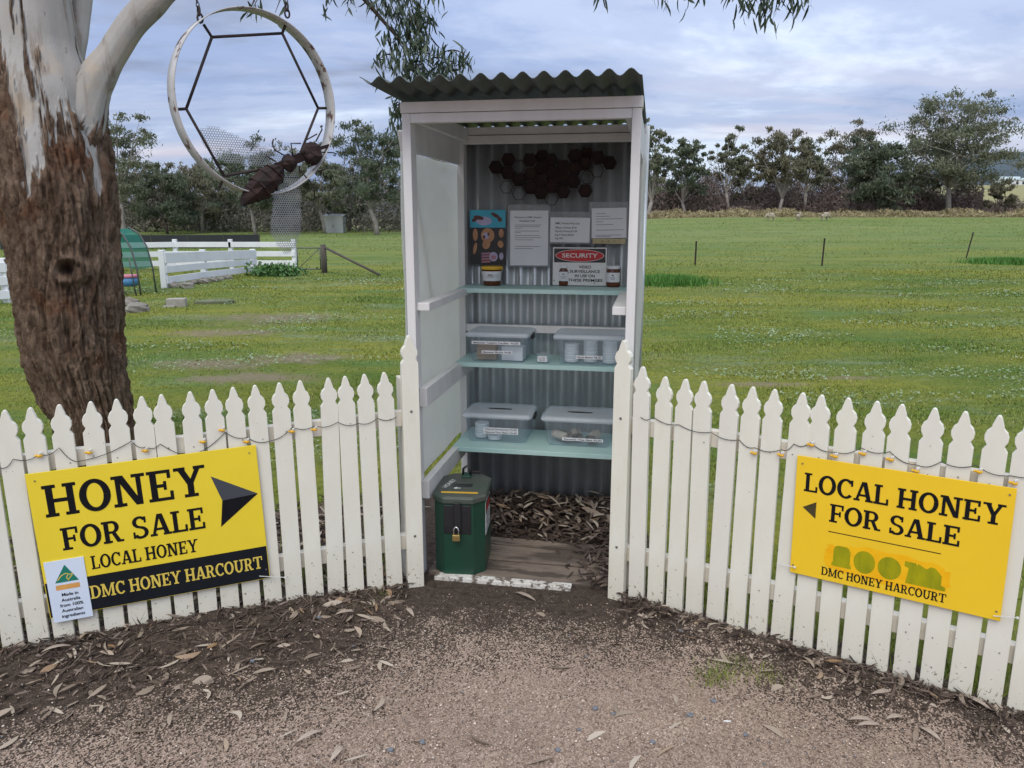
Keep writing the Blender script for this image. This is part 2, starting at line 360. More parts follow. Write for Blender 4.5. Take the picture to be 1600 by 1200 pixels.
def make_ground():
    def graded(lo, hi, step, far, n):
        a = np.arange(lo, hi + 1e-6, step); g = np.geomspace(step * 2, far, n); return a, g
    a, g = graded(-4.0, 4.0, .045, 500, 34); xs = np.concatenate([-4.0 - g[::-1], a, 4.0 + g])
    b, g2 = graded(.6, 6.5, .045, 900, 80); xs2 = np.geomspace(.3, 30, 10); ys = np.concatenate([.6 - xs2[::-1], b, 6.5 + g2])
    X, Y = np.meshgrid(xs, ys); nx, ny = len(xs), len(ys)
    near = (np.abs(X) < 6) & (Y < 9)
    n1 = np.zeros_like(X); n2 = np.zeros_like(X)
    n1[near] = pnoise(X[near], Y[near], 1.7, 3.3); n2[near] = pnoise(X[near], Y[near], 9.0, 8.1)
    fy = fence_y(X); d = Y - fy
    Z = terrain_far(X, Y) + ridge(X, Y) * (1 + .5 * n2) + (.012 * n1 + .005 * n2) * near
    shed = (np.abs(X - .1) < .62) & (Y > 3.0) & (Y < 4.3)
    Z = np.where(shed, Z * .2 - .004, Z)
    lx = (X - SPX) * math.cos(SYAW) + (Y - SPY) * math.sin(SYAW); ly = -(X - SPX) * math.sin(SYAW) + (Y - SPY) * math.cos(SYAW)
    Z = np.where((lx > .08) & (lx < .88) & (ly > .03) & (ly < .44), -.0 + .0055, Z)       # trodden soil in the floor-board joints, its dark tone also standing in for shade
    back = np.where(X < LP.x, .25 + .95 * smooth(-2.6, -1.0, X), .10)
    grass = smooth(-.12, .22, d - back + .22 * n1 + .08 * n2); grass[(Y > 8) | (np.abs(X) > 7)] = np.where(d > 0, 1, 0)[(Y > 8) | (np.abs(X) > 7)]
    grass = np.where(shed, 0, grass)
    gravel = gravel_amount(X, -d + .16 * n1 + .07 * n2)
    bare = bare_amount(X, Y)
    V = np.stack([X, Y, Z], -1).reshape(-1, 3)
    i = np.arange(ny - 1)[:, None] * nx + np.arange(nx - 1)[None, :]
    Fq = np.stack([i, i + 1, i + 1 + nx, i + nx], -1).reshape(-1, 4)
    m, nt, out = new_mat('ground_soil_gravel_grass'); k = NT(nt); vec = k.coord('Object')
    grA = k.ramp(k.vor(vec, 190, out='Color'), [(.0, (.13, .092, .068)), (.35, (.29, .208, .158)), (.7, (.41, .307, .24)), (1.0, (.60, .49, .40))])
    grA = k.mix(k.ramp(k.noise(vec, 2.2, 5), [(.4, 0.0), (.75, .45)]), grA, (.22, .16, .125))
    so = k.mix(k.ramp(k.noise(vec, 36, 8, .7), [(.35, 0.0), (.68, 1.0)]), (.042, .030, .023), (.115, .085, .065))
    so = k.mix(k.ramp(k.vor(vec, 75), [(.0, 1.0), (.22, 0.0)]), so, (.26, .20, .165))
    cell = k.n('ShaderNodeSeparateColor'); k.l(k.vor(vec, 190, out='Color'), cell.inputs[0])
    gm = k.math('ADD', k.attr('gravel'), k.math('ADD', k.math('MULTIPLY', k.math('SUBTRACT', cell.outputs[1], .5), .75), k.math('MULTIPLY', k.math('SUBTRACT', k.noise(vec, 7, 8, .75), .5), 1.1)))
    col = k.mix(k.ramp(gm, [(.42, 0.0), (.56, 1.0)]), so, grA)
    # pasture: yellow-green, deep green, clover-grey and bare earth patches
    g1 = pasture(k, vec)
    bm = k.math('ADD', k.attr('bare'), k.math('MULTIPLY', k.math('SUBTRACT', k.noise(vec, 3.0, 9, .8), .5), 2.2))
    g1 = k.mix(k.ramp(bm, [(.50, 0.0), (.95, .85)]), g1, k.mix(k.noise(vec, 12, 6, .7), (.15, .115, .075), (.30, .24, .165)))
    ga = k.math('ADD', k.attr('grass'), k.math('MULTIPLY', k.math('SUBTRACT', k.noise(vec, 9, 6, .7), .5), .7))
    col = k.mix(k.ramp(ga, [(.4, 0.0), (.6, 1.0)]), col, g1)
    h = k.math('ADD', k.vor(vec, 190), k.noise(vec, 40, 6, .7))
    k.l(k.pbsdf(col, .95, k.bump(h, .006), spec=.2), out.inputs[0])
    o = np_mesh('ground', V, Fq, m, None, True, {'grass': grass.ravel(), 'gravel': gravel.ravel(), 'bare': bare.ravel()})
    tag(o, 'gravel forecourt and soil running into green pasture', kind='structure')
make_ground()
def gz(x, y):
    return float(terrain_far(np.array(x), np.array(y)))

# far wooded ridge
def hills():
    mb_v = []; n = 120
    for r_, (dist, base, amp, sd_) in enumerate([(520, 9, 10, 1.0)]):
        for i in range(n):
            a = -1.1 + 2.2 * i / (n - 1); x = dist * math.tan(a) if abs(a) < 1.2 else 0
            x = -620 + 1240 * i / (n - 1)
            hgt = base + amp * (.5 + .5 * noise.noise((x * .004, sd_, 0))) + 2.5 * noise.noise((x * .03, 4, 0)) + 36 * float(smooth(220, 360, np.array(x)))
            mb_v.append((x, dist, -3)); mb_v.append((x, dist + 20, hgt * .6)); mb_v.append((x, dist + 70, hgt))
            mb_v.append((x, dist + 160, -3))
    fs = []
    for i in range(n - 1):
        for j in range(3): fs.append((i*4+j, (i+1)*4+j, (i+1)*4+j+1, i*4+j+1))
    b = MB(); b.add(mb_v, fs)
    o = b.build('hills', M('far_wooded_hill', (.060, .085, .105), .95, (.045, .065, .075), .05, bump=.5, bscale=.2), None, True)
    tag(o, 'low wooded blue-grey hills on the horizon', kind='structure')
hills()

# ------------------------------------------------------------------ the honey stall
YAW = SYAW; SP = Vector((SPX, SPY, 0))
EX = Vector((math.cos(YAW), math.sin(YAW), 0)); EY = Vector((-math.sin(YAW), math.cos(YAW), 0))
W, D = .955, .95
stall = empty('honey_stall', SP, YAW)
tag(stall, 'narrow white timber roadside stall with dark green corrugated roof and teal shelves', 'stall')
def sl(p): q = Vector(p) - SP; return Vector((q.dot(EX), q.dot(EY), q.z))        # world to stall
def spx(u, v, z): return sl(gnd(u, v, z))
def sback(u, v, t=.925): return sl(onplane(u, v, SP + EY * t, EY))
def corrugated(x0, x1, y0, y1, zf, pitch, amp, axis, thick=.0012, sub=8):
    """sheet with waves across x; axis 'y' runs flat (roof), axis 'z' stands (wall)"""
    b = MB(); n = int((x1 - x0) / pitch * sub) + 1
    top = []
    for i in range(n + 1):
        x = x0 + (x1 - x0) * i / n; top.append((x, amp * math.cos(2 * math.pi * (x - x0) / pitch)))
    for s_ in (0, 1):
        for x, h in top:
            for e in (y0, y1):
                if axis == 'y': b.v.append((x, e, zf(e) + h + (thick if s_ else -thick)))
                else: b.v.append((x, zf(e) + h + (thick if s_ else -thick), e))
    m2 = 2 * (n + 1)
    for i in range(n):
        a = 2 * i; b.f += [(a, a+1, a+3, a+2), (m2+a, m2+a+2, m2+a+3, m2+a+1), (a, a+2, m2+a+2, m2+a), (a+1, m2+a+1, m2+a+3, a+3)]
    b.f += [(0, m2, m2+1, 1), (2*n, 2*n+1, m2+2*n+1, m2+2*n)]
    return b
RF, RB = 2.092, 2.060
def build_stall():
    T = .036
    for x, y in ((0, 0), (W - T, 0), (0, D - .07), (W - T, D - .07)):
        MB().box(x, y, -.02, x + T, y + .07, 2.005).build('post', WHITE, stall, bevel=.002)
    b = MB(); b.box(-.004, -.004, 2.006, W + .004, .066, 2.048); b.build('front_beam', WHITE, stall, bevel=.002)
    b = MB(); b.box(T + .001, -.002, 1.968, W - T - .001, .036, 2.004); b.build('front_beam', WHITE, stall, bevel=.002)
    b = MB(); b.box(-.004, D - .068, 2.006, W + .004, D + .002, 2.044); b.build('rear_beam', WHITE, stall, bevel=.002)
    b = MB(); b.box(T + .001, D - .074, 1.962, W - T - .001, D - .038, 2.003); b.build('rear_beam', WHITE, stall, bevel=.002)
    for x in (T + .001, W - T - .028):
        MB().box(x, .037, 1.972, x + .027, D - .075, 2.036).build('side_beam', WHITE, stall, bevel=.002)
    for x in (.003, W - .015):
        MB().box(x, .071, 1.86, x + .012, D - .071, 2.004).build('side_board', WHITE, stall)
    for i, z in enumerate((1.208, .786, .362)):
        for sx in (0, 1):
            wd, ht = ((.055, .034), (.034, .084), (.034, .084))[i]
            x = T + .001 if not sx else W - T - .001 - wd
            MB().box(x, .022, z, x + wd, D - .03, z + ht).build('side_rail', WHITE, stall, bevel=.0025)
    MB().box(T + .001, D - .066, .995, W - T - .001, D - .034, 1.035).build('back_rail', WHITE, stall, bevel=.002)
    # frosted side sheets, slightly bowed, with a brace showing through
    for sx in (0, 1):
        b = MB(); nz_, ny_ = 14, 8; vs_ = []
        for i in range(nz_ + 1):
            for j in range(ny_ + 1):
                z = .42 + (1.86 - .42) * i / nz_; y = -.0 + (D) * j / ny_
                bow = (.004 + .012 * noise.noise((z * 2.2, y * 3, sx * 5))) 
                vs_.append(((-.006 - abs(bow)) if not sx else W + .006 + abs(bow), y, z))
        fs = [(i*(ny_+1)+j, i*(ny_+1)+j+1, (i+1)*(ny_+1)+j+1, (i+1)*(ny_+1)+j) for i in range(nz_) for j in range(ny_)]
        b.add(vs_, fs).build('side_sheet', SHEET, stall, True)
        x = -.035
        if not sx: MB().bar((x, .10, 1.95), (x, .42, 1.22), .02, .03, (1, 0, 0)).build('brace', WHITE, stall)
    corrugated(-.02, W + .02, .02, 2.045, lambda e: D + .016, .076, .0135, 'z').build('back_sheet', STEELZ, stall, True)
    corrugated(-.075, W + .004, -.25, D + .12, lambda e: RF + (RB - RF) * (e + .25) / (D + .37) + .0, .0765, .0125, 'y').build('roof_sheet', GREENROOF, stall, True)
    for t, z, th in ((.68, 1.245, .022), (.63, .872, .022), (.55, .447, .024)):
        o = MB().box(T + .002, t, z - th, W - T - .002, D - .004, z).build('shelf', TEAL, stall, bevel=.002)
    # floor: boards across the doorway with a worn white sill
    y = .02
    for i, wd in enumerate((.088, .092, .09, .086, .09)):
        b = MB(); b.box(.06, y, -.02, W - .05, y + wd - .014, (.0135, .0105, .014, .0115, .013)[i]); b.build('floor_board', FLOORW, stall, bevel=.003); y += wd
    MB().box(.10, -.03, -.03, .72, .014, .016).build('sill', SILLW, stall, bevel=.004)
build_stall()
SH = {1: 1.245, 2: .872, 3: .447}                 # tops of the shelves

# ------------------------------------------------------------------ lettering
def ringpts(cx, cy, rx, ry, wx, wy, a0, a1, n=20):
    out = []
    for i in range(n):
        q = []
        for a, k in ((a0 + (a1 - a0) * i / n, 0), (a0 + (a1 - a0) * (i + 1) / n, 0)):
            ca, sa = math.cos(R(a)), math.sin(R(a)); q.append(((cx + rx * ca, cy + ry * sa), (cx + (rx - wx) * ca, cy + (ry - wy) * sa)))
        out.append([q[0][0], q[1][0], q[1][1], q[0][1]])
    return out
def rc(x0, y0, x1, y1): return [(x0, y0), (x1, y0), (x1, y1), (x0, y1)]
def dg(xa, ya, xb, yb, w_): return [(xa - w_/2, ya), (xa + w_/2, ya), (xb + w_/2, yb), (xb - w_/2, yb)]
S1, SF = .19, .105
GLY = {
 'H': ([rc(.08,0,.27,1), rc(.63,0,.82,1), rc(.27,.44,.63,.56), rc(0,0,.36,SF), rc(.54,0,.90,SF), rc(0,1-SF,.36,1), rc(.54,1-SF,.90,1)], .95),
 'O': (ringpts(.43,.5,.43,.52,.20,.13,0,360,32), .91),
 'N': ([rc(.10,0,.24,1), rc(.68,0,.82,1), [(.10,1),(.33,1),(.82,0),(.62,0)], rc(0,0,.36,SF), rc(0,1-SF,.26,1), rc(.56,1-SF,.94,1)], .99),
 'E': ([rc(.08,0,.27,1), rc(0,1-SF,.68,1), rc(.27,.44,.52,.55), rc(0,0,.72,SF), rc(.58,.72,.68,1), rc(.62,0,.72,.30), rc(.45,.35,.54,.64)], .78),
 'Y': ([dg(.46,.42,.18,1,.20), dg(.46,.42,.74,1,.15), rc(.36,0,.55,.50), rc(0,1-SF,.34,1), rc(.58,1-SF,.92,1), rc(.25,0,.66,SF)], .94),
 'F': ([rc(.08,0,.27,1), rc(0,1-SF,.68,1), rc(.27,.44,.54,.55), rc(.58,.70,.68,1), rc(.47,.34,.56,.64), rc(0,0,.40,SF)], .74),
 'R': ([rc(.08,0,.27,1), rc(0,1-SF,.42,1), rc(.27,.42,.42,.53), [(.36,.46),(.54,.46),(.76,0),(.56,0)], rc(0,0,.37,SF), rc(.60,0,.84,SF)] + ringpts(.40,.71,.30,.29,.18,.11,-90,90,14), .88),
 'S': (ringpts(.35,.745,.31,.275,.17,.11,25,270,18) + ringpts(.35,.27,.33,.29,.17,.12,-155,90,18) + [rc(.53,.70,.62,.98), rc(.03,.02,.12,.32)], .74),
 'A': ([dg(.14,0,.42,1,.13), dg(.74,0,.48,1,.21), rc(.24,.25,.66,.36), rc(0,0,.30,SF), rc(.56,0,.92,SF)], .94),
 'L': ([rc(.08,0,.27,1), rc(0,1-SF,.38,1), rc(0,0,.68,SF), rc(.58,0,.68,.32)], .73),
 'C': (ringpts(.43,.5,.43,.52,.20,.12,42,318,26) + [rc(.66,.66,.76,.98)], .82),
 'D': ([rc(.08,0,.27,1), rc(0,1-SF,.42,1), rc(0,0,.42,SF)] + ringpts(.40,.5,.46,.5,.20,.105,-90,90,20), .92),
 'M': ([rc(.10,0,.23,1), rc(.88,0,1.07,1), [(.10,1),(.32,1),(.60,.12),(.50,.02)], [(.90,1),(.98,1),(.60,.02),(.50,.10)], rc(0,0,.34,SF), rc(.78,0,1.17,SF), rc(0,1-SF,.28,1), rc(.90,1-SF,1.17,1)], 1.22),
 'U': ([rc(.09,.36,.28,1), rc(.64,.36,.78,1), rc(0,1-SF,.38,1), rc(.52,1-SF,.90,1)] + ringpts(.435,.36,.345,.38,.19,.13,180,360,16), .95),
 'T': ([rc(.33,0,.52,1), rc(0,1-SF,.85,1), rc(0,.68,.10,1), rc(.75,.68,.85,1), rc(.22,0,.63,SF)], .88),
 ' ': ([], .34)}
def slab_text(txt, x, z, width, height, mat, parent, y=0.0, name='lettering', right=False):
    """slab serif capitals in the x,z plane of parent, facing -y; every stroke sits a hair proud of the one before"""
    tot = sum(GLY[c][1] for c in txt); kx = width / tot; b = MB(); i = 0; cx = x
    for c in txt:
        ps, adv = GLY[c]
        for p in ps:
            yy = y - .0006 - .00003 * (i % 40); i += 1
            pts = [(cx + a * kx, z + h * height) for a, h in p]
            b.add([(a, yy, h) for a, h in pts], [tuple(range(len(pts)))])
        cx += adv * kx
    return b.build(name, mat, parent)
def sans_text(txt, x, z, height, mat, parent, y=0.0, align='LEFT', name='lettering', bold=0.0, width=None, M4=None):
    cu = bpy.data.curves.new('t', 'FONT'); cu.body = txt; cu.size = height / .70; cu.align_x = align; cu.offset = bold; cu.space_line = 1.0
    t = bpy.data.objects.new('t', cu); COL.objects.link(t)
    bpy.context.view_layer.update()
    me = bpy.data.meshes.new_from_object(t.evaluated_get(bpy.context.evaluated_depsgraph_get()))
    bpy.data.objects.remove(t)
    co = [v.co.copy() for v in me.vertices]
    k = 1.0
    if width and co: k = width / max(1e-6, max(c.x for c in co) - min(c.x for c in co))
    for v, c in zip(me.vertices, co): v.co = (x + c.x * k, y - .0007, z + c.y)
    if M4: me.transform(M4)
    return link(name, me, mat, parent)
def flat(poly, mat, parent, name, y):
    return MB().add([(a, y, h) for a, h in poly], [tuple(range(len(poly)))]).build(name, mat, parent)

# ------------------------------------------------------------------ picket fences
rnd = random.Random(7)
def picket_poly(w_, h):
    k = w_ / .069; hw = w_ / 2
    r = [(hw, 0), (hw, h - .115), (hw * .70, h - .098)]
    for a in (-50, -20, 10, 40, 62): r.append((hw * (.30 + .66 * math.cos(R(a))), h - .071 + .030 * math.sin(R(a))))
    r += [(hw * .50, h - .040), (hw * .44, h - .030), (hw * .22, h - .006), (hw * .10, h)]
    return [(x, z) for x, z in r] + [(-x, z) for x, z in reversed(r)]
def picket_fence(name, P, ang, n0, n1, hts, flip, label):
    root = empty(name, (P.x, P.y, 0), ang); tag(root, label, 'fence')
    sgn = -1 if flip else 1
    me = {}
    for i in range(n0, n1):
        h = hts(i); key = round(h, 2)
        if key not in me: me[key] = MB().prism(picket_poly(.069, key + .06), -.009, .009).mesh('picket')
        o = link('picket', me[key], PICKET, root, bevel=.0015)
        o.location = (sgn * (.092 + .0848 * i), -.012 + rnd.uniform(-.0015, .0015), -.06 + (h - key)); o.rotation_euler = (0, R(rnd.uniform(-.8, .8)), R(rnd.uniform(-2.0, 2.0)))
    x1 = sgn * (.092 + .0848 * n1)
    for z in (.205, .765):
        slope = (hts(n1) - hts(1)) / (.0848 * n1)
        b = MB(); a, c = Vector((sgn * -.02, .020, z)), Vector((x1, .020, z + slope * abs(x1)))
        b.bar(a, c, .036, .066).build('rail', RAWRAIL, root, bevel=.002)
    nb = MB()                                        # nail heads, one or two where each picket crosses a rail
    for i in range(n0, n1):
        for z in (.205, .765):
            if rnd.random() < .6:
                xx = sgn * (.092 + .0848 * i) + rnd.uniform(-.012, .012); zz = z + slope * abs(xx) + rnd.uniform(-.012, .012); k0 = len(nb.v)
                nb.lathe([(.0024, 0), (.0024, .0012)], 6); nb.v[k0:] = [(xx + a_, -.0225 - c_, zz + b_) for a_, b_, c_ in nb.v[k0:]]
    tag(nb.build('nail_heads', NAIL, root), kind='stuff')
    # tall end picket beside the stall
    o = MB().prism([(x, z) for x, z in picket_poly(.072, 1.12 + .06)], -.014, .014).build('end_picket', PICKET, root, bevel=.002)
    o.location = (0, -.016, -.06)
    for z in (.24, .80):
        b = MB(); b.lathe([(.0055, 0), (.0055, .002), (.003, .003)], 10); b.v = [(x, -.0305 - zz, z + y) for x, y, zz in b.v]; b.build('bolt', NAIL, root)
    MB().box(-.03 if flip else -.05, .040, -.05, .05 if flip else .03, .11, .93).build('post', RAWRAIL, root, bevel=.003)
    return root
AR = math.atan2(RD.y, RD.x); AL = math.atan2(-LD.y, -LD.x)
fr = picket_fence('picket_fence', RP, AR, 0, 19, lambda i: .99 + (.03 if i == 0 else 0) + .0006 * i, False, 'cream picket fence behind the sign with the painted-over distance')
fl = picket_fence('picket_fence', LP, AL, 0, 22, lambda i: .972 - .0024 * i, True, 'cream picket fence in front of the gum tree trunk')
# fence frames: x along the fence (world left to right), -y towards the road
def fpt(P, A, u, v, off=0.0):
    ex = Vector((math.cos(A), math.sin(A), 0)); ey = Vector((-math.sin(A), math.cos(A), 0)); p0 = Vector((P.x, P.y, 0)) + ey * off
    q = onplane(u, v, p0, ey) - Vector((P.x, P.y, 0)); return q.dot(ex), q.z
def string_lights(P, A, parent_label, spots, pts):
    root = empty('bee_string_lights', (P.x, P.y, 0), A); tag(root, parent_label, 'string lights')
    loc = [fpt(P, A, u, v, -.03) for u, v in pts]; path = []
    for (x0, z0), (x1, z1) in zip(loc, loc[1:]):
        for s_ in range(6):
            t = s_ / 6; path.append((x0 + (x1 - x0) * t, -.026, z0 + (z1 - z0) * t - .012 * math.sin(math.pi * t)))
    path.append((loc[-1][0], -.026, loc[-1][1]))
    MB().tube(path, .0013, 6).build('cord', CORD, root, True)
    for u, v in spots:
        x, z = fpt(P, A, u, v, -.03); b = MB()
        b.ball((x, -.032, z), .010, .006, .0065, 10, 6); b.ball((x - .012, -.032, z + .001), .0045, .0045, .0045, 8, 6)
        o = b.build('bee_light', BEEYEL, root, True)
        w2 = MB(); w2.ball((x + .002, -.036, z + .009), .0035, .002, .006, 8, 5); w2.ball((x + .006, -.029, z + .009), .0035, .002, .006, 8, 5)
        w2.build('wing', TIE, o, True)
string_lights(LP, AL, 'black cord with yellow bee lights along the fence by the trunk', [(62, 712), (140, 707), (228, 704), (348, 672), (318, 690), (386, 690), (457, 674), (492, 671)],
              [(-40, 752), (0, 732), (20, 718), (62, 711), (92, 700), (120, 722), (205, 690), (228, 699), (250, 694), (300, 712), (352, 676), (386, 684), (420, 690), (457, 668), (492, 666), (528, 660), (560, 662), (590, 654), (620, 652)])
string_lights(RP, AR, 'black cord with yellow bee lights above the local honey sign', [(1179, 708), (1221, 711), (1268, 695), (1305, 713), (1349, 709), (1392, 718), (1432, 736), (1530, 737), (1585, 755)],
              [(1000, 652), (1020, 652), (1060, 664), (1110, 676), (1155, 688), (1179, 700), (1221, 703), (1240, 694), (1266, 692), (1305, 707), (1345, 700), (1390, 706), (1432, 727), (1470, 722), (1525, 728), (1580, 744), (1640, 738)])

# ------------------------------------------------------------------ signs on the fences
def sign_frame(P, A, corners, off=-.036):
    pts = [fpt(P, A, u, v, off) for u, v in corners]                       # TL TR BR BL in fence coordinates
    cx = sum(p[0] for p in pts) / 4; cz = sum(p[1] for p in pts) / 4
    wd = (pts[1][0] - pts[0][0] + pts[2][0] - pts[3][0]) / 2; ht = (pts[0][1] - pts[3][1] + pts[1][1] - pts[2][1]) / 2
    tilt = math.atan2((pts[1][1] - pts[0][1] + pts[2][1] - pts[3][1]) / 2, wd)
    return cx, cz, wd, ht, tilt
def make_sign(name, P, A, corners, label, face):
    cx, cz, wd, ht, tilt = sign_frame(P, A, corners)
    root = bpy.data.objects.new(name, None); COL.objects.link(root)
    ex = Vector((math.cos(A), math.sin(A), 0)); ey = Vector((-math.sin(A), math.cos(A), 0))
    root.matrix_world = Matrix.Translation(Vector((P.x, P.y, 0)) + ex * cx + ey * -.036 + Vector((0, 0, cz))) @ Matrix.Rotation(A, 4, 'Z') @ Matrix.Rotation(-tilt, 4, 'Y')
    tag(root, label, 'sign')
    MB().box(-wd/2, 0, -ht/2, wd/2, .004, ht/2).build('panel', face, root, bevel=.001)
    return root, wd, ht
s1, w1, h1 = make_sign('honey_sign', LP, AL, [(42, 740), (402, 696), (420, 902), (75, 968)], 'yellow and black honey for sale sign with dark arrow pointing right', YELLOW)
def P1(a, b): return (-w1/2 + a * w1, h1/2 - b * h1)        # fractions from the top left
x, z = P1(.055, .305); slab_text('HONEY', x, z, .70 * w1, .215 * h1, BLACKINK, s1)
x, z = P1(.10, .545); slab_text('FOR SALE', x, z, .63 * w1, .155 * h1, BLACKINK, s1)
x, z = P1(.205, .708); slab_text('LOCAL HONEY', x, z, .475 * w1, .095 * h1, BLACKINK, s1)
x0, z0 = P1(.0, 1.0); x1, z1 = P1(1.0, .752)
flat([(x0 + .002, z0 + .002), (x1 - .002, z0 + .002), (x1 - .002, z1), (x0 + .002, z1)], DARKPANEL, s1, 'black_band', -.0004)
x, z = P1(.182, .915); slab_text('DMC HONEY HARCOURT', x, z, .79 * w1, .093 * h1, YINK, s1, -.0005)
a = [P1(.775, .18), P1(.985, .352), P1(.815, .365), P1(.795, .555)]
flat([a[0], a[2], a[1]], ARROWG, s1, 'arrow', -.0006); flat([a[3], a[1], a[2]], BLACKINK, s1, 'arrow', -.0009)
def sticker():
    a = [P1(.02, .60), P1(.19, .615), P1(.195, 1.03), P1(.022, 1.03)]
    x0, z1_ = P1(.012, .605); x1, z0_ = P1(.178, 1.035)
    o = MB().box(x0, -.0035, z0_, x1, -.0005, z1_).build('sticker', PALEBLUE, s1)
    tag(o, 'pale blue country of origin panel')
    cx = (x0 + x1) / 2; wd = x1 - x0; ht = z1_ - z0_; y = -.0040
    def q(a, b): return (x0 + a * wd, z1_ - b * ht)
    flat([q(.20, .36), q(.80, .36), q(.50, .08)], GREENINK, o, 'triangle', y)
    # the leaping animal, simple gold strokes
    def stroke(pts, w_, nm):
        b = MB()
        for (ax, az), (bx, bz) in zip(pts, pts[1:]):
            d = Vector((bx - ax, bz - az)); n = Vector((-d.y, d.x)).normalized() * w_ / 2
            b.add([(ax - n.x, y - .0002, az - n.y), (bx - n.x, y - .0002, bz - n.y), (bx + n.x, y - .0002, bz + n.y), (ax + n.x, y - .0002, az + n.y)], [(0, 1, 2, 3)])
        b.build(nm, YINK, o)
    stroke([q(.27, .32), q(.38, .25), q(.50, .22), q(.60, .25), q(.68, .24)], .0035, 'emblem_line')
    stroke([q(.66, .26), q(.58, .30), q(.52, .34)], .003, 'emblem_line'); stroke([q(.55, .25), q(.50, .29), q(.55, .34)], .003, 'emblem_line')
    flat([q(.20, .48), q(.80, .48), q(.80, .40), q(.20, .40)], GOLDINK, o, 'gold_bar', y)
    for i, t in enumerate(('Made in', 'Australia', 'from 100%', 'Australian', 'ingredients')):
        xx, zz = q(.52, .585 + .088 * i); sans_text(t, xx, zz, .05 * ht, BLACKINK, o, y, 'CENTER', bold=.0003)
sticker()
s2, w2_, h2 = make_sign('honey_sign', RP, AR, [(1246, 712), (1588, 763), (1564, 972), (1234, 893)], 'deep yellow local honey sign with small left arrow and painted-over distance', YELLOW2)
def P2(a, b): return (-w2_/2 + a * w2_, h2/2 - b * h2)
x, z = P2(.045, .285); slab_text('LOCAL HONEY', x, z, .925 * w2_, .155 * h2, BLACKINK, s2)
x, z = P2(.185, .50); slab_text('FOR SALE', x, z, .615 * w2_, .15 * h2, BLACKINK, s2)
x0, z0 = P2(.185, .585); x1, z1 = P2(.72, .578); flat([(x0, z0), (x1, z0), (x1, z1), (x0, z1)], BLACKINK, s2, 'rule', -.0006)
flat([P2(.045, .42), P2(.115, .36), P2(.115, .50)], M('dark_olive_ink', (.06, .045, .008), .6), s2, 'arrow', -.0006)
def patch():
    b = MB(); pr = random.Random(3); pts = []
    for i in range(44):
        a = 2 * math.pi * i / 44; ca, sa = math.cos(a), math.sin(a)
        rx = .30 * (abs(ca) ** .6) * (1 if ca > 0 else -1); rz = .125 * (abs(sa) ** .5) * (1 if sa > 0 else -1)
        x, z = P2(.475 + rx + pr.uniform(-.012, .012), 0.785 - rz + pr.uniform(-.014, .014)); pts.append((x, z))
    flat(pts, PATCH, s2, 'overpaint', -.0004)
    def cell(x0, x1, top, bot, kind):
        if kind == 'o':
            p = [P2((x0 + x1)/2 + (x1 - x0)/2 * math.cos(2*math.pi*i/28), (top + bot)/2 + (bot - top)/2 * math.sin(2*math.pi*i/28)) for i in range(28)]
        elif kind == '1':
            p = [P2(x0 - .006, bot), P2(x1 + .008, bot), P2(x1 + .008, bot - .022), P2(x1, bot - .03), P2(x1, top + .04), P2(x1 - .008, top + .012), P2(x1 - .022, top), P2(x0 + .022, top), P2(x0 + .006, top + .014), P2(x0, top + .04), P2(x0, bot - .035), P2(x0 - .006, bot - .025)]
        else:
            p = [P2(x0, bot), P2(x1 + .02, bot), P2(x1 + .02, bot - .03), P2(x1, bot - .04), P2(x1, top + .06), P2(x1 - .03, top + .01), P2((x0+x1)/2 + .03, top + .005), P2((x0+x1)/2 + .01, top + .03), P2((x0+x1)/2 - .03, top), P2(x0 + .05, top + .02), P2(x0 + .04, top), P2(x0 - .01, top), P2(x0 - .01, top + .04), P2(x0 + .01, top + .05)]
        flat(p, OLIVE, s2, 'painted_over_digit', -.0007)
    cell(.22, .305, .685, .86, '1'); cell(.322, .428, .685, .87, 'o'); cell(.44, .552, .69, .872, 'o'); cell(.575, .735, .695, .868, 'm')
patch()
x, z = P2(.165, .958); slab_text('DMC HONEY HARCOURT', x, z, .60 * w2_, .07 * h2, BLACKINK, s2)
for root, pts in ((s1, [P1(.035, .05), P1(.965, .05), P1(.985, .93)]), (s2, [P2(.03, .06), P2(.975, .05), P2(.015, .93), P2(.98, .93)])):
    for x, z in pts:
        b = MB(); b.lathe([(.003, 0), (.003, .0015)], 8); b.v = [(x + a, -.0012 - c, z + b_) for a, b_, c in b.v]; b.build('fixing_hole', NAIL, root)
for (P, A, u0, v0, u1, v1) in ((RP, AR, 1214, 880, 1242, 886), (RP, AR, 1552, 962, 1590, 965), (LP, AL, 405, 900, 445, 902)):
    xa, za = fpt(P, A, u0, v0, -.042); xb, zb = fpt(P, A, u1, v1, -.042); r0 = empty('cable_tie', (P.x, P.y, 0), A)
    MB().bar((xa, -.043, za), (xb, -.043, zb), .0015, .003).build('strap', TIE, r0); MB().box(xb - .003, -.0465, zb - .003, xb + .004, -.0415, zb + .003).build('head', TIE, r0)
    tag(r0, {1214: 'white cable tie at the lower corner of the sign beside the small arrow', 1552: 'white cable tie at the outer lower corner of the local honey sign', 405: 'white cable tie at the black band of the sign by the trunk'}[u0], 'cable tie')

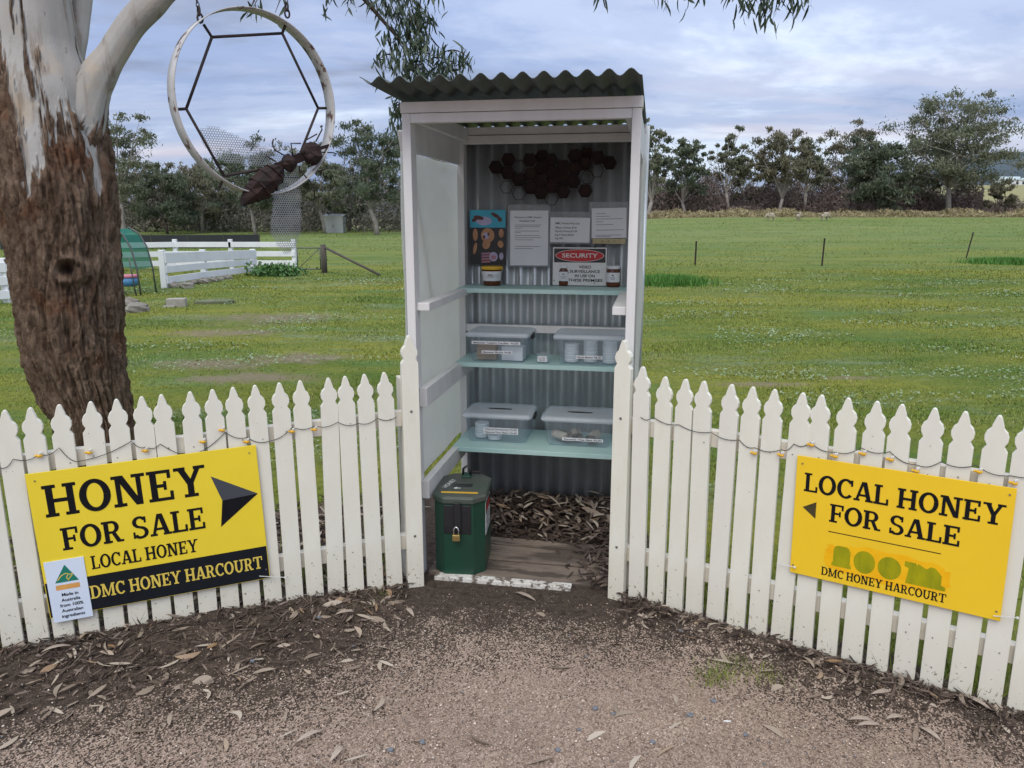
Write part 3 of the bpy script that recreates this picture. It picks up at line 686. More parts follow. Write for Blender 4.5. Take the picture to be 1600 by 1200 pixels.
# ------------------------------------------------------------------ things inside the stall
def stall_thing(name, x, t, z, rz, label, cat, group=None):
    p = SP + EX * x + EY * t; o = empty(name, (p.x, p.y, z), YAW + rz); tag(o, label, cat, group); return o
def tub(pix_l, pix_r, z, label, texts, slot=True, hgt=.142, dep=.26):
    a, b_ = spx(*pix_l, z), spx(*pix_r, z); wd = (b_.x - a.x); cx = (a.x + b_.x) / 2; t = (a.y + b_.y) / 2
    t = min(t, .905 - dep)
    o = stall_thing('storage_tub', cx, t + dep / 2, z, 0, label, 'plastic tub', 'clear tubs on the stall shelves')
    k = 1.16; hw, hd = wd / 2, dep / 2 * .88
    def ring_(f, zz, r=.02):
        p = []
        for sx, sy, a0 in ((1, 1, 0), (-1, 1, 90), (-1, -1, 180), (1, -1, 270)):
            for q in (0, 45, 90):
                an = R(a0 + q); p.append((sx * (hw * f - r) + r * math.cos(an), sy * (hd * (1 + (f - 1) * .8) - r) + r * math.sin(an), zz))
        return p
    rings = [ring_(.96, .001, .02), ring_(1.0, .008), ring_(1.11, hgt - .02), ring_(1.15, hgt - .014), ring_(1.15, hgt - .006)]
    b = MB(); 
    for r_ in rings: b.v += r_
    for i in range(len(rings) - 1):
        for j in range(12): b.f.append((i*12+j, i*12+(j+1) % 12, (i+1)*12+(j+1) % 12, (i+1)*12+j))
    b.f.append(tuple(range(11, -1, -1))); b.build('body', TUBP, o, True)
    rings = [ring_(1.17, hgt - .012), ring_(1.21, hgt - .008), ring_(1.21, hgt + .004), ring_(1.10, hgt + .012), ring_(1.02, hgt + .013)]
    b = MB()
    for r_ in rings: b.v += r_
    for i in range(len(rings) - 1):
        for j in range(12): b.f.append((i*12+j, i*12+(j+1) % 12, (i+1)*12+(j+1) % 12, (i+1)*12+j))
    b.f.append(tuple(range(48, 60))); lid = b.build('lid', TUBLID, o, True)
    if slot:
        b = MB(); b.slab([(hw * .42 * math.cos(R(a)), hd * .10 * math.sin(R(a)) - .01) for a in range(0, 360, 30)], hgt + .0135, hgt + .0155); b.build('slot', BLACK, lid)
    for sx in (-1, 1):
        MB().box(sx * hw * 1.215 - .006, -.035, hgt - .03, sx * hw * 1.215 + .006, .035, hgt - .002).build('clip', TUBLID if sx < 0 else BLACK, o, bevel=.003)
    for i, (tx, fx, fz, fw_) in enumerate(texts):
        zz = hgt * fz; f = 1 + .11 * fz; yy = -hd * (1 + (f - 1) * .8) - .0025
        lw = wd * fw_; lh = .0155; xc = -hw + wd * fx
        lb = MB().box(xc - lw/2, yy, zz - lh/2, xc + lw/2, yy + .0008, zz + lh/2).build('label', PAPER, o)
        sans_text(tx, xc, zz - .0042, .0085, BLACKINK, lb, yy, 'CENTER', bold=.0002, width=lw * .92)
    return o, wd, dep, hgt
def tin(x, y, z, r, h, parent_pos, label, group):
    o = stall_thing('balm_tin', parent_pos[0] + x, parent_pos[1] + y, z, 0, label, 'tin', group)
    MB().lathe([(r, 0), (r, h * .45), (r * .985, h * .5)], 20).build('base', TINW, o, True)
    MB().lathe([(r * 1.02, h * .5), (r * 1.02, h * .95), (r * .97, h), (r * .9, h)], 20).build('lid', TINW, o, True)
def sxt(o): q = sl(o.location); return q.x, q.y
t1, *_ = tub((735, 566), (819, 567), SH[2], 'clear tub with beeswax block and white carton on middle shelf', [('Beeswax Tealight Candles  $6.00', .48, .72, .92), ('Beeswax Blocks $4.00', .50, .38, .58)], slot=False)
t2, *_ = tub((874, 569), (968, 571), SH[2], 'clear tub with stacked white balm tins on middle shelf', [('Hand Balms $8.00', .50, .30, .44)], slot=False)
t3, *_ = tub((729, 692), (821, 693), SH[3], 'slotted clear tub with low white jars on bottom shelf', [('Natural Deodorant $5.00', .58, .52, .60), ('Natural Face Balm $6.00', .58, .40, .60)])
t4, *_ = tub((854, 697), (951, 700), SH[3], 'slotted clear tub with rolled patterned wraps on bottom shelf', [('Reusable Wax Bags $5.00', .58, .28, .66)])
cx, ct = sxt(t1)
o = stall_thing('beeswax_block', cx - .065, ct - .05, SH[2] + .006, .06, 'tan beeswax block standing in the tub beside the white carton', 'wax block'); MB().box(-.052, -.03, 0, .052, .03, .085).build('block', WAX, o, bevel=.006)
for i in range(3):
    for zz in (.02, .045, .07): MB().box(-.054, -.0315, zz, .054, -.0302, zz + .003).build('groove', WAX, o)
o = stall_thing('white_carton', cx + .072, ct - .04, SH[2] + .006, -.04, 'plain white carton in the tub beside the tan beeswax', 'carton'); MB().box(-.055, -.04, 0, .055, .04, .07).build('box', PAPER, o, bevel=.002)
cx, ct = sxt(t2)
for i, (dx, n) in enumerate(((-.095, 5), (.0, 6), (.098, 6))):
    for q in range(n): tin(dx, -.04 + .015 * (i % 2), SH[2] + .006 + q * .0185, .036, .018, (cx, ct), 'white round balm tin in a stack inside the middle shelf tub', 'stacked balm tins')
cx, ct = sxt(t3)
for i, (dx, dy, n) in enumerate(((-.095, -.03, 3), (-.02, -.06, 1))):
    for q in range(n): tin(dx, dy, SH[3] + .006 + q * .026, .037, .025, (cx, ct), 'low white jar inside the bottom shelf tub labelled for face balm', 'low white jars')
cx, ct = sxt(t4)
for i, (dx, dy, rz_) in enumerate(((-.09, -.05, .9), (-.02, -.02, .2), (.07, -.045, -.2))):
    o = stall_thing('wax_wrap', cx + dx, ct + dy, SH[3] + .006, rz_, 'rolled printed cloth wrap inside the bottom shelf tub', 'wrap', 'rolled cloth wraps in the tub')
    b = MB(); pts = []
    for j in range(26):
        a = j * .55; r_ = .008 + .0011 * j; pts.append((r_ * math.cos(a), .034 + r_ * math.sin(a) * .8))
    for (x0, z0), (x1, z1) in zip(pts, pts[1:]): b.add([(x0, -.05, z0), (x1, -.05, z1), (x1, .05, z1), (x0, .05, z0)], [(0, 1, 2, 3)])
    b.build('roll', CLOTH, o, True)
# small tub between
a = spx(847, 569, SH[2]); o = stall_thing('small_tub', a.x, a.y + .045, SH[2], 0, 'small clear lip balm pot between the two large tubs', 'plastic tub')
b = MB(); b.lathe([(.030, .001), (.034, .004), (.040, .044), (.0425, .046), (.0425, .050)], 20); b.f.pop(); b.build('body', TUBP, o, True)
lb = MB().box(-.024, -.0402, .012, .024, -.0394, .040).build('label', PAPER, o); sans_text('Lip Balm', 0, .028, .0075, BLACKINK, lb, -.0402, 'CENTER', width=.042); sans_text('$3.00', 0, .016, .0085, BLACKINK, lb, -.0402, 'CENTER', width=.03)
# honey jars and bucket on the top shelf
def jar(u, v, label, mark):
    a = spx(u, v, SH[1]); o = stall_thing('honey_jar', a.x, a.y + .034, SH[1], 0, label, 'jar')
    MB().lathe([(.030, 0), (.035, .004), (.036, .012), (.036, .078), (.031, .090), (.031, .095)], 24).build('glass', HONEY, o, True)
    MB().lathe([(.0335, .092), (.0345, .094), (.0345, .107), (.032, .109), (.02, .1092)], 24).build('lid', LIDWHITE, o, True)
    b = MB(); n = 12
    for i in range(n + 1):
        an = R(-165 + 150 * i / n); b.v += [(.0364 * math.cos(an), .0364 * math.sin(an), .026), (.0364 * math.cos(an), .0364 * math.sin(an), .074)]
    b.f = [(2*i, 2*i+2, 2*i+3, 2*i+1) for i in range(n)]; lb = b.build('label', PAPER, o, True)
    b = MB(); b.prism([(-.007, .058), (.007, .058), (.002, .064), (0, .068), (-.002, .064)] if mark else [(-.008, .064), (.008, .064), (0, .057)], -.0374, -.0369); b.build('emblem', BROWNINK, lb)
    MB().box(-.012, -.0372, .047, .012, -.0368, .0495).build('print_line', INKGREY, lb); MB().box(-.009, -.0372, .040, .009, -.0368, .042).build('print_line', INKGREY, lb)
jar(880, 447, 'dark honey jar with white lid in front of the security sign', False)
jar(957, 449, 'dark honey jar with white lid beside the security sign edge', True)
a = spx(766, 447, SH[1]); o = stall_thing('honey_bucket', a.x, a.y + .048, SH[1], 0, 'honey bucket with yellow lid and wide white label under the bee poster', 'bucket')
MB().lathe([(.043, 0), (.045, .004), (.053, .085)], 26).build('pail', HONEY, o, True)
MB().lathe([(.056, .084), (.058, .086), (.058, .098), (.055, .101), (.03, .101)], 26).build('lid', LIDYEL, o, True)
b = MB(); n = 14
for i in range(n + 1):
    an = R(-172 + 164 * i / n); b.v += [((.0478) * math.cos(an), (.0478) * math.sin(an), .026), (.0535 * math.cos(an), .0535 * math.sin(an), .076)]
b.f = [(2*i, 2*i+2, 2*i+3, 2*i+1) for i in range(n)]; lb = b.build('label', PAPER, o, True)
MB().box(-.012, -.0535, .056, .014, -.0525, .060).build('emblem', BROWNINK, lb); MB().box(-.018, -.0535, .048, .02, -.0525, .0495).build('print_line', INKGREY, lb)
MB().tube([(.058 * math.cos(R(a_)), -.01 + .05 * math.sin(R(a_)), .085 - .035 * abs(math.sin(R(a_)))) for a_ in range(180, 361, 20)], .0015, 6).build('handle', LIDWHITE, o, True)
# notices on the back sheet
BT = .925
def wall_rect(u0, v0, u1, v1, t=BT):
    a, b_ = sback(u0, v0, t), sback(u1, v1, t); return a.x, b_.z, b_.x, a.z
def notice(name, pix, label, lines, head=(), tilt=0.0, t=BT, pocket=True):
    x0, z0, x1, z1 = wall_rect(*pix, t); cx, cz = (x0 + x1) / 2, (z0 + z1) / 2; wd, ht = x1 - x0, z1 - z0
    p = SP + EX * cx + EY * t; o = bpy.data.objects.new(name, None); COL.objects.link(o)
    o.matrix_world = Matrix.Translation((p.x, p.y, cz)) @ Matrix.Rotation(YAW, 4, 'Z') @ Matrix.Rotation(tilt, 4, 'Y'); tag(o, label, 'notice')
    MB().box(-wd/2, 0, -ht/2, wd/2, .0012, ht/2).build('sheet', PAPER, o)
    if pocket: MB().box(-wd/2 - .012, .0016, -ht/2 - .008, wd/2 + .008, .0024, ht/2 + .03).build('plastic_pocket', POCKET, o)
    for i, (tx, fx, fz, fh, fw_) in enumerate(head): sans_text(tx, -wd/2 + fx * wd, ht/2 - fz * ht, fh * ht, BLACKINK, o, 0, 'CENTER', bold=.0001, width=fw_ * wd)
    b = MB()
    for fz, fw_ in lines: b.box(-wd/2 + .12 * wd, -.0006, ht/2 - fz * ht - .0014, -wd/2 + (.12 + fw_) * wd, -.0003, ht/2 - fz * ht + .0008)
    if lines: b.build('print_line', INKGREY, o)
    return o, wd, ht
notice('welcome_notice', (797, 329, 856, 415), 'tall white welcome notice beside the bee poster', [(.26, .70), (.29, .66), (.32, .2), (.37, .64), (.40, .16), (.45, .66), (.49, .7), (.53, .5), (.65, .68), (.69, .48)], [('Welcome to DMC Honey\'s', .47, .135, .03, .72), ('Roadside Stall', .45, .20, .03, .40)])
notice('price_notice', (860, 340, 921, 379), 'small white honey price list above the security sign', [], [('DMC Honey Price List', .43, .27, .08, .62), ('500g jar of Honey $7.00', .40, .44, .075, .54), ('1kg tub of Honey $13.00', .40, .58, .075, .56), ('3kg of Honey $36.00', .36, .73, .075, .48), ('1kg refill', .22, .87, .075, .2)], tilt=.01)
notice('conditions_notice', (925, 325, 978, 372), 'white printed notice with small lines beside the right post', [(.18, .28), (.27, .4), (.36, .78), (.45, .22), (.55, .5), (.73, .8), (.90, .74), (.95, .44)], tilt=-.02)
def ruler():
    x0, z0, x1, z1 = wall_rect(926, 373, 977, 381, BT - .003); p = SP + EX * ((x0+x1)/2) + EY * (BT - .003); o = empty('wooden_strip', (p.x, p.y, (z0+z1)/2), YAW)
    tag(o, 'pale wooden hook strip below the notice by the right post', 'wood strip'); w_ = x1 - x0
    MB().box(-w_/2, -.002, -(z1-z0)/2, w_/2, .003, (z1-z0)/2).build('strip', M('pale_pine', (.50, .42, .24), .6, (.40, .33, .18), 30), o)
    for i in range(3): MB().box(-w_*.2 + i*.03, -.008, -.003, -w_*.2 + i*.03 + .003, -.0022, .004).build('hook', BLACK, o)
ruler()
def poster():
    x0, z0, x1, z1 = wall_rect(734, 328, 790, 414); wd, ht = x1 - x0, z1 - z0; p = SP + EX * ((x0+x1)/2) + EY * BT
    o = empty('bee_poster', (p.x, p.y, (z0+z1)/2), YAW); tag(o, 'colourful bee poster, cyan above and black below, on the corrugated wall', 'poster')
    MB().box(-wd/2, 0, -ht/2, wd/2, .001, ht/2).build('sheet', BLACK, o)
    def q(a, b): return (-wd/2 + a * wd, ht/2 - b * ht)
    flat([q(0, 0), q(1, 0), q(1, .32), q(0, .32)], CYAN, o, 'sky_panel', -.0003)
    def blob(a, b, ra, rb, mat, y, n=14, ang=0.0):
        c_, s_ = math.cos(ang), math.sin(ang)
        flat([q(a + ra * math.cos(2*math.pi*i/n) * c_ - rb * math.sin(2*math.pi*i/n) * s_, b + (ra * math.cos(2*math.pi*i/n) * s_ + rb * math.sin(2*math.pi*i/n) * c_) * wd / ht) for i in range(n)], mat, o, 'print', y)
    blob(.40, .20, .22, .12, LILAC, -.0005); blob(.25, .14, .15, .055, BROWNINK, -.0007, ang=.2); blob(.13, .18, .08, .05, BROWNINK, -.0008, ang=-.4)
    blob(.72, .10, .14, .05, BROWNINK, -.0007, ang=.5); blob(.84, .17, .07, .06, BROWNINK, -.0008, ang=.9)
    blob(.50, .46, .19, .20, TANINK, -.0005); blob(.46, .62, .11, .14, TANINK, -.0006, ang=.3); blob(.45, .47, .09, .09, LILAC, -.0008); blob(.40, .49, .04, .05, BROWNINK, -.001); blob(.52, .44, .03, .05, BROWNINK, -.001)
    blob(.15, .45, .07, .17, TANINK, -.0005); blob(.14, .70, .05, .16, TANINK, -.0005, ang=.2); blob(.88, .42, .07, .12, TANINK, -.0005); blob(.86, .62, .08, .10, TANINK, -.0005, ang=-.3); blob(.88, .84, .06, .10, LILAC, -.0005)
    for i in range(4): flat([q(.32, .78 + .05*i), q(.58, .77 + .05*i), q(.58, .805 + .05*i), q(.32, .815 + .05*i)], PINKINK, o, 'print', -.0005)
    blob(.66, .85, .12, .13, LILAC, -.0006); blob(.66, .86, .07, .06, PINKINK, -.0008)
poster()
def security():
    t = BT - .02; x0, z0, x1, z1 = wall_rect(863, 385, 948, 447, t); z0 = SH[1]; wd, ht = x1 - x0, z1 - z0; p = SP + EX * ((x0+x1)/2) + EY * t
    o = empty('security_sign', (p.x, p.y, z0), YAW); tag(o, 'red, black and white security video surveillance sign on the top shelf', 'sign')
    def q(a, b): return (-wd/2 + a * wd, ht - b * ht)
    MB().box(-wd/2, 0, 0, wd/2, .003, ht).build('panel', BLACK, o, bevel=.001)
    def rect(a0, b0, a1, b1, mat, nm, y): flat([q(a0, b1), q(a1, b1), q(a1, b0), q(a0, b0)], mat, o, nm, y)
    rect(.012, .02, .988, .98, SIGNWHITE, 'face', -.0004); rect(.035, .05, .965, .40, BLACK, 'header', -.0008)
    def ell(ra, rb, mat, y, nm): flat([q(.5 + ra * math.cos(2*math.pi*i/36), .225 + rb * math.sin(2*math.pi*i/36)) for i in range(36)], mat, o, nm, y)
    ell(.44, .155, SIGNWHITE, -.0012, 'oval_border'); ell(.43, .145, SIGNRED, -.0016, 'oval')
    xx, zz = q(.5, .275); sans_text('SECURITY', xx, zz, .105 * ht, SIGNWHITE, o, -.0016, 'CENTER', bold=.0004, width=.64 * wd)
    for i, (tx, fx, fw_) in enumerate((('VIDEO', .60, .22), ('SURVEILLANCE', .60, .54), ('IN USE ON', .60, .36), ('THESE PREMISES', .61, .62))):
        xx, zz = q(fx, .545 + .112 * i); sans_text(tx, xx, zz, .07 * ht, BLACKINK, o, -.0006, 'CENTER', bold=.0003, width=fw_ * wd)
    for a, b in ((.78, .02), (.78, .92), (.04, .86), (.30, .66)):
        xx, zz = q(a, b); bb = MB(); bb.lathe([(.003, 0), (.003, .002)], 8); bb.v = [(xx + i, -.001 - k, zz + j) for i, j, k in bb.v]; bb.build('screw', BLACK, o)
security()
def honeycomb():
    t = BT - .035; c0 = sback(865, 270, t); p = SP + EX * c0.x + EY * t; o = empty('honeycomb_sculpture', (p.x, p.y, c0.z), YAW)
    tag(o, 'dark rusty cluster of metal hexagons hung high on the back sheet', 'wall art')
    def hexa(zx, zy, filled, r=.0365):
        q = sback(720 + zx / 5, 220 + zy / 5, t); x, z = q.x - c0.x, q.z - c0.z; b = MB(); pr = random.Random(zx * 7 + zy); dy = pr.uniform(-.012, .012)
        out = [(x + r * math.cos(R(60*i)), z + r * math.sin(R(60*i))) for i in range(6)]; inn = [(x + (r-.004) * math.cos(R(60*i)), z + (r-.004) * math.sin(R(60*i))) for i in range(6)]
        dp = .022 if filled else .003
        for i in range(6):
            j = (i + 1) % 6; b.hexa([(out[i][0], dy, out[i][1]), (out[j][0], dy, out[j][1]), (inn[j][0], dy, inn[j][1]), (inn[i][0], dy, inn[i][1]), (out[i][0], dy + dp, out[i][1]), (out[j][0], dy + dp, out[j][1]), (inn[j][0], dy + dp, inn[j][1]), (inn[i][0], dy + dp, inn[i][1])])
        if filled: b.prism([(a, c) for a, c in inn], dy + .010, dy + .013)
        b.build('hexagon', RUST if filled else RUSTROD, o)
    for zx, zy in ((270,205),(365,145),(365,250),(450,305),(540,150),(545,260),(540,365),(630,205),(620,312),(622,405),(700,150),(712,255),(703,358),(800,200),(800,300),(800,400),(890,115),(890,220),(880,320),(970,180),(1075,130),(1160,170),(970,390),(630,120),(980,100)): hexa(zx, zy, True)
    for zx, zy in ((360,362),(455,415),(710,455),(990,285),(450,200),(1065,235)): hexa(zx, zy, False)
    b = MB(); b.tube([(-.10, .02, .05), (-.06, .025, .115), (-.02, .02, .07)], .0015, 6); b.build('hanging_wire', RUSTROD, o, True)
honeycomb()

# ------------------------------------------------------------------ green money bin
def money_bin():
    a = sl(gnd(715, 903)); o = stall_thing('money_bin', a.x - .01, a.y + .165, .012, .10, 'dark green steel honesty bin with padlock at the stall entrance', 'money bin')
    hw, hd, c = .118, .165, .05
    def octa(s_, e=0.0): return [(sx * (hw * s_ + e), sy * (hd * s_ + e)) if k else None for sx, sy, k in ()] or [(-(hw - c) * s_, -hd * s_ - e), ((hw - c) * s_, -hd * s_ - e), (hw * s_ + e, -(hd - c) * s_), (hw * s_ + e, (hd - c) * s_), ((hw - c) * s_, hd * s_ + e), (-(hw - c) * s_, hd * s_ + e), (-hw * s_ - e, (hd - c) * s_), (-hw * s_ - e, -(hd - c) * s_)]
    MB().slab(octa(.97), 0, .352).build('body', BINGREEN, o, bevel=.004)
    b = MB(); lo, hi = octa(1.0, .004), octa(.99, .002); n = 8
    b.v = [(x, y, .345) for x, y in lo] + [(x, y, .366) for x, y in lo] + [(x * .96, y * .96, .374) for x, y in hi]
    for r_ in (0, 1):
        for i in range(n): b.f.append((r_*n+i, r_*n+(i+1) % n, (r_+1)*n+(i+1) % n, (r_+1)*n+i))
    b.f.append(tuple(range(16, 24))); b.f.append(tuple(range(7, -1, -1)))
    lid = b.build('lid', BINLID, o, bevel=.002)
    MB().box(-.085, -.112, .3735, .082, -.098, .3760).build('yellow_line', LIDYEL, lid)
    MB().box(-.045, -.028, .3742, .045, .012, .3748).build('coin_slot', BLACK, lid)
    # white hand lettering on the lid
    t = sans_text('HONEY', 0, 0, .024, SIGNWHITE, lid, 0, 'CENTER', bold=.0006); t.data.transform(Matrix.Translation((-.055, .005, .3752)) @ Matrix.Rotation(R(75), 4, 'Z') @ Matrix.Rotation(R(-90), 4, 'X'))
    bb = MB(); bb.box(-.035, -.050, .3742, -.006, -.045, .3754); bb.bar((-.035, -.048, .3748), (-.022, -.036, .3748), .004, .001); bb.bar((-.035, -.048, .3748), (-.022, -.058, .3748), .004, .001); bb.build('painted_arrow', SIGNWHITE, lid)
    # handle block and catch at the back of the lid
    b = MB(); b.box(-.022, .09, .373, .022, .15, .385); b.build('hinge_plate', BINGREEN, o, bevel=.003)
    b = MB(); b.tube([(-.018, .12, .384), (-.016, .12, .412), (.0, .12, .425), (.016, .12, .412), (.018, .12, .384)], .006, 8); b.build('handle', BLACK, o, True)
    MB().tube([(.02, .125, .395), (.06, .13, .395), (.06, .13, .388)], .005, 8).build('slide_bolt', RUSTROD, o, True)
    # black latch plate and padlock on the front face
    pl = MB().box(-.066, -hd * .97 - .004, .20, .058, -hd * .97 + .001, .335).build('latch_plate', BLACK, o, bevel=.006)
    MB().box(-.018, -hd - .012, .225, .014, -hd * .97 - .003, .352).build('hasp', BLACK, o, bevel=.003)
    lk = stall_thing('padlock', 0, 0, 0, 0, 'small brass padlock hanging on the green bin', 'padlock')
    q = o.matrix_world if False else None
    ca, sa = math.cos(.10), math.sin(.10); bx, by = a.x - .01, a.y + .165; lx, ly = -.006, -hd - .024
    p = SP + EX * (bx + ca * lx - sa * ly) + EY * (by + sa * lx + ca * ly); lk.location = (p.x, p.y, .19); lk.rotation_euler = (0, 0, YAW + .10)
    MB().box(-.017, -.008, 0, .017, .008, .030).build('body', BRASS, lk, bevel=.003)
    MB().tube([(-.011, 0, .028), (-.011, 0, .050), (-.007, .002, .060), (0, .003, .064), (.007, .002, .060), (.011, 0, .050), (.011, 0, .028)], .0034, 8).build('shackle', CHROME, lk, True)
    # warning sticker on the right flank
    st = empty('sticker', (0, 0, 0)); st.parent = o; st.name = 'sticker'
    bpy.data.objects.remove(st)
    s_ = MB().box(hw * .97 + .0008, -.105, .175, hw * .97 + .0022, .055, .325).build('sticker', SIGNWHITE, o); tag(s_, 'white security sticker with red oval')
    xx = hw * .97 + .0030
    def fl(poly, mat, nm, e): MB().add([(xx + e, y, z) for y, z in poly], [tuple(range(len(poly)))]).build(nm, mat, s_)
    fl([(-.10, .27), (.05, .27), (.05, .322), (-.10, .322)], BLACK, 'header', .0); fl([(-.025 + .068 * math.cos(2*math.pi*i/24), .296 + .020 * math.sin(2*math.pi*i/24)) for i in range(24)], SIGNRED, 'oval', .0004)
    for i, (wd) in enumerate((.09, .12, .08, .12)): fl([(-.025 - wd/2, .250 - .02*i), (-.025 + wd/2, .250 - .02*i), (-.025 + wd/2, .258 - .02*i), (-.025 - wd/2, .258 - .02*i)], INKGREY, 'print_line', .0)
money_bin()

# ------------------------------------------------------------------ the gum tree with its trunk, limbs and hanging leaves
def bark_mat():
    m, nt, out = new_mat('gum_bark'); k = NT(nt); vec = k.coord('Object', (1, 1, .3)); v1 = k.coord('Object')
    pale = k.mix(k.ramp(k.noise(vec, 3, 5, .6), [(.3, 0.0), (.7, 1.0)]), (.44, .43, .41), (.30, .275, .25))
    pale = k.mix(k.ramp(k.noise(v1, 2.3, 4), [(.56, 0.0), (.68, .8)]), pale, (.46, .37, .27))
    pale = k.mix(k.ramp(k.noise(k.coord('Object', (1, 1, .10)), 9, 6, .65), [(.54, 0.0), (.66, .85)]), pale, (.20, .15, .11))
    pale = k.mix(k.ramp(k.noise(vec, 38, 4, .7), [(.66, 0.0), (.74, .8)]), pale, (.12, .10, .085))
    br = k.mix(k.ramp(k.noise(k.coord('Object', (1, 1, .42)), 15, 10, .78), [(.38, 0.0), (.62, 1.0)]), (.11, .064, .041), (.34, .24, .17))
    br = k.mix(k.ramp(k.noise(v1, 3.0, 5, .6), [(.56, 0.0), (.70, .8)]), br, (.22, .09, .042))
    br = k.mix(k.ramp(k.noise(vec, 26, 6, .7), [(.34, .75), (.46, 0.0)]), br, (.05, .031, .022))
    col = k.mix(k.ramp(k.attr('bark'), [(.35, 0.0), (.55, 1.0)]), pale, br)
    h = k.math('ADD', k.math('MULTIPLY', k.noise(vec, 22, 8, .7), 1.0), k.math('MULTIPLY', k.noise(v1, 45, 9, .8), .8))
    hb = k.math('MULTIPLY', h, k.math('ADD', k.math('MULTIPLY', k.attr('bark'), .9), .1))
    k.l(k.pbsdf(col, .9, k.bump(hb, .035), spec=.2), out.inputs[0]); return m
BARK = bark_mat()
LEAF = M('gum_leaf', (.030, .050, .026), .5, (.05, .075, .035), 3, coord='Object')
TREEY = 4.65
def tz(v, y=TREEY): return aty(100, v, y).z
def trunk_mesh(path, rad, seed, nu, nv, bark_lim, amp, dents=()):
    """tube with torn bark plates: bark_lim(z) gives how much rough bark covers a height"""
    P = [Vector(p) for p in path]; cum = [0]
    for a, b in zip(P, P[1:]): cum.append(cum[-1] + (b - a).length)
    V = np.zeros((nv * nu, 3)); B = np.zeros(nv * nu)
    for i in range(nv):
        s_ = cum[-1] * i / (nv - 1); j = max(0, min(len(P) - 2, next((q for q in range(len(cum) - 1) if cum[q+1] >= s_ - 1e-9), len(P) - 2)))
        t = (s_ - cum[j]) / max(1e-9, cum[j+1] - cum[j]); ts = t
        p0, p1, p2, p3 = P[max(j-1, 0)], P[j], P[j+1], P[min(j+2, len(P)-1)]
        c = .5 * ((2 * p1) + (p2 - p0) * ts + (2*p0 - 5*p1 + 4*p2 - p3) * ts**2 + (-p0 + 3*p1 - 3*p2 + p3) * ts**3)
        r = rad[j] * (1 - t) + rad[j+1] * t
        d = (.5 * ((p2 - p0) + 2 * (2*p0 - 5*p1 + 4*p2 - p3) * ts + 3 * (-p0 + 3*p1 - 3*p2 + p3) * ts**2)).normalized(); t = t * t * (3 - 2 * t); r = rad[j] * (1 - t) + rad[j+1] * t; u = d.cross(Vector((0, 1, 0))).normalized(); q = d.cross(u).normalized()
        for a in range(nu):
            an = 2 * math.pi * a / nu; ca, sa = math.cos(an), math.sin(an); e = u * ca + q * sa
            sp = (ca * 1.6 + seed, sa * 1.6, c.z * .55); fine = (ca * 6, sa * 6 + seed, c.z * 2.2)
            mval = bark_lim(c.z) + 1.0 * noise.noise((ca * 2.2 + seed, sa * 2.2, c.z * .8)) + .7 * noise.noise((ca * 5, sa * 5, c.z * 1.9 + seed)) + .5 * noise.noise((ca * 13, sa * 13, c.z * 5)) + .3 * noise.noise((ca * 30, sa * 30, c.z * 14))
            bk = min(1, max(0, .5 + mval * 4)); B[i*nu+a] = bk
            wob = .5 * noise.noise((ca * 3, sa * 3, c.z * 3 + seed))
            g1_ = abs(noise.noise((ca * 5.5 + wob, sa * 5.5, c.z * 1.1 + seed))); g2_ = abs(noise.noise((ca * 11, sa * 11 + wob, c.z * 2.6 - seed))); g3_ = abs(noise.noise((ca * 5, sa * 5, c.z * 9 + seed)))
            groove = max(0, 1 - g1_ * 9) * 1.0 + max(0, 1 - g2_ * 7) * .6 + max(0, 1 - g3_ * 10) * .35
            rr = r * (1 + .09 * noise.noise(sp) + .03 * noise.noise((ca * 3, sa * 3, c.z * 2))) + bk * amp * (.45 - .8 * groove + .7 * noise.noise(fine) + .45 * noise.noise((ca*14, sa*14, c.z*8)) + .45 * noise.noise((ca*26, sa*26, c.z*12)) + .25 * noise.noise((ca*45, sa*45, c.z*30)))
            for dc, dr, dd in dents:                # a hollow knot with a raised lip
                q2 = ((c + e * rr) - Vector(dc)); q2 = (q2.x ** 2 + q2.z ** 2) ** .5 / dr + (9 if e.y > 0 else 0)
                rr += dd * (-math.exp(-(q2 / .62) ** 2) + .22 * math.exp(-((q2 - 1.25) / .5) ** 2))
            V[i*nu+a] = c + e * rr
    i = np.arange(nv - 1)[:, None] * nu; a = np.arange(nu)[None, :]; a2 = (a + 1) % nu
    Fq = np.stack([i + a, i + a2, i + nu + a2, i + nu + a], -1).reshape(-1, 4)
    return V, Fq, B
def leaf_blades(cents, dirs, lens, wid, rs, droop=True):
    """sickle leaves, two bent quads each"""
    n = len(cents); c = np.asarray(cents); d = np.asarray(dirs); d = d / np.linalg.norm(d, axis=1, keepdims=True)
    rv = rs.normal(size=(n, 3)); s = np.cross(d, rv); s /= np.linalg.norm(s, axis=1, keepdims=True) + 1e-9
    nrm = np.cross(d, s); L_ = np.asarray(lens)[:, None]; wv = s * (np.asarray(wid)[:, None])
    bend = nrm * L_ * .12
    p0 = c; p1 = c + d * L_ * .35 + bend * .8; p2 = c + d * L_ * .7 + bend * .9; p3 = c + d * L_
    V = np.stack([p0 - wv * .15, p0 + wv * .15, p1 - wv * .5, p1 + wv * .5, p2 - wv * .42, p2 + wv * .42, p3 - wv * .04, p3 + wv * .04], 1).reshape(-1, 3)
    b = (np.arange(n) * 8)[:, None]
    Fq = np.concatenate([b + np.array([[0, 1, 3, 2]]), b + np.array([[2, 3, 5, 4]]), b + np.array([[4, 5, 7, 6]])], 0)
    return V, Fq
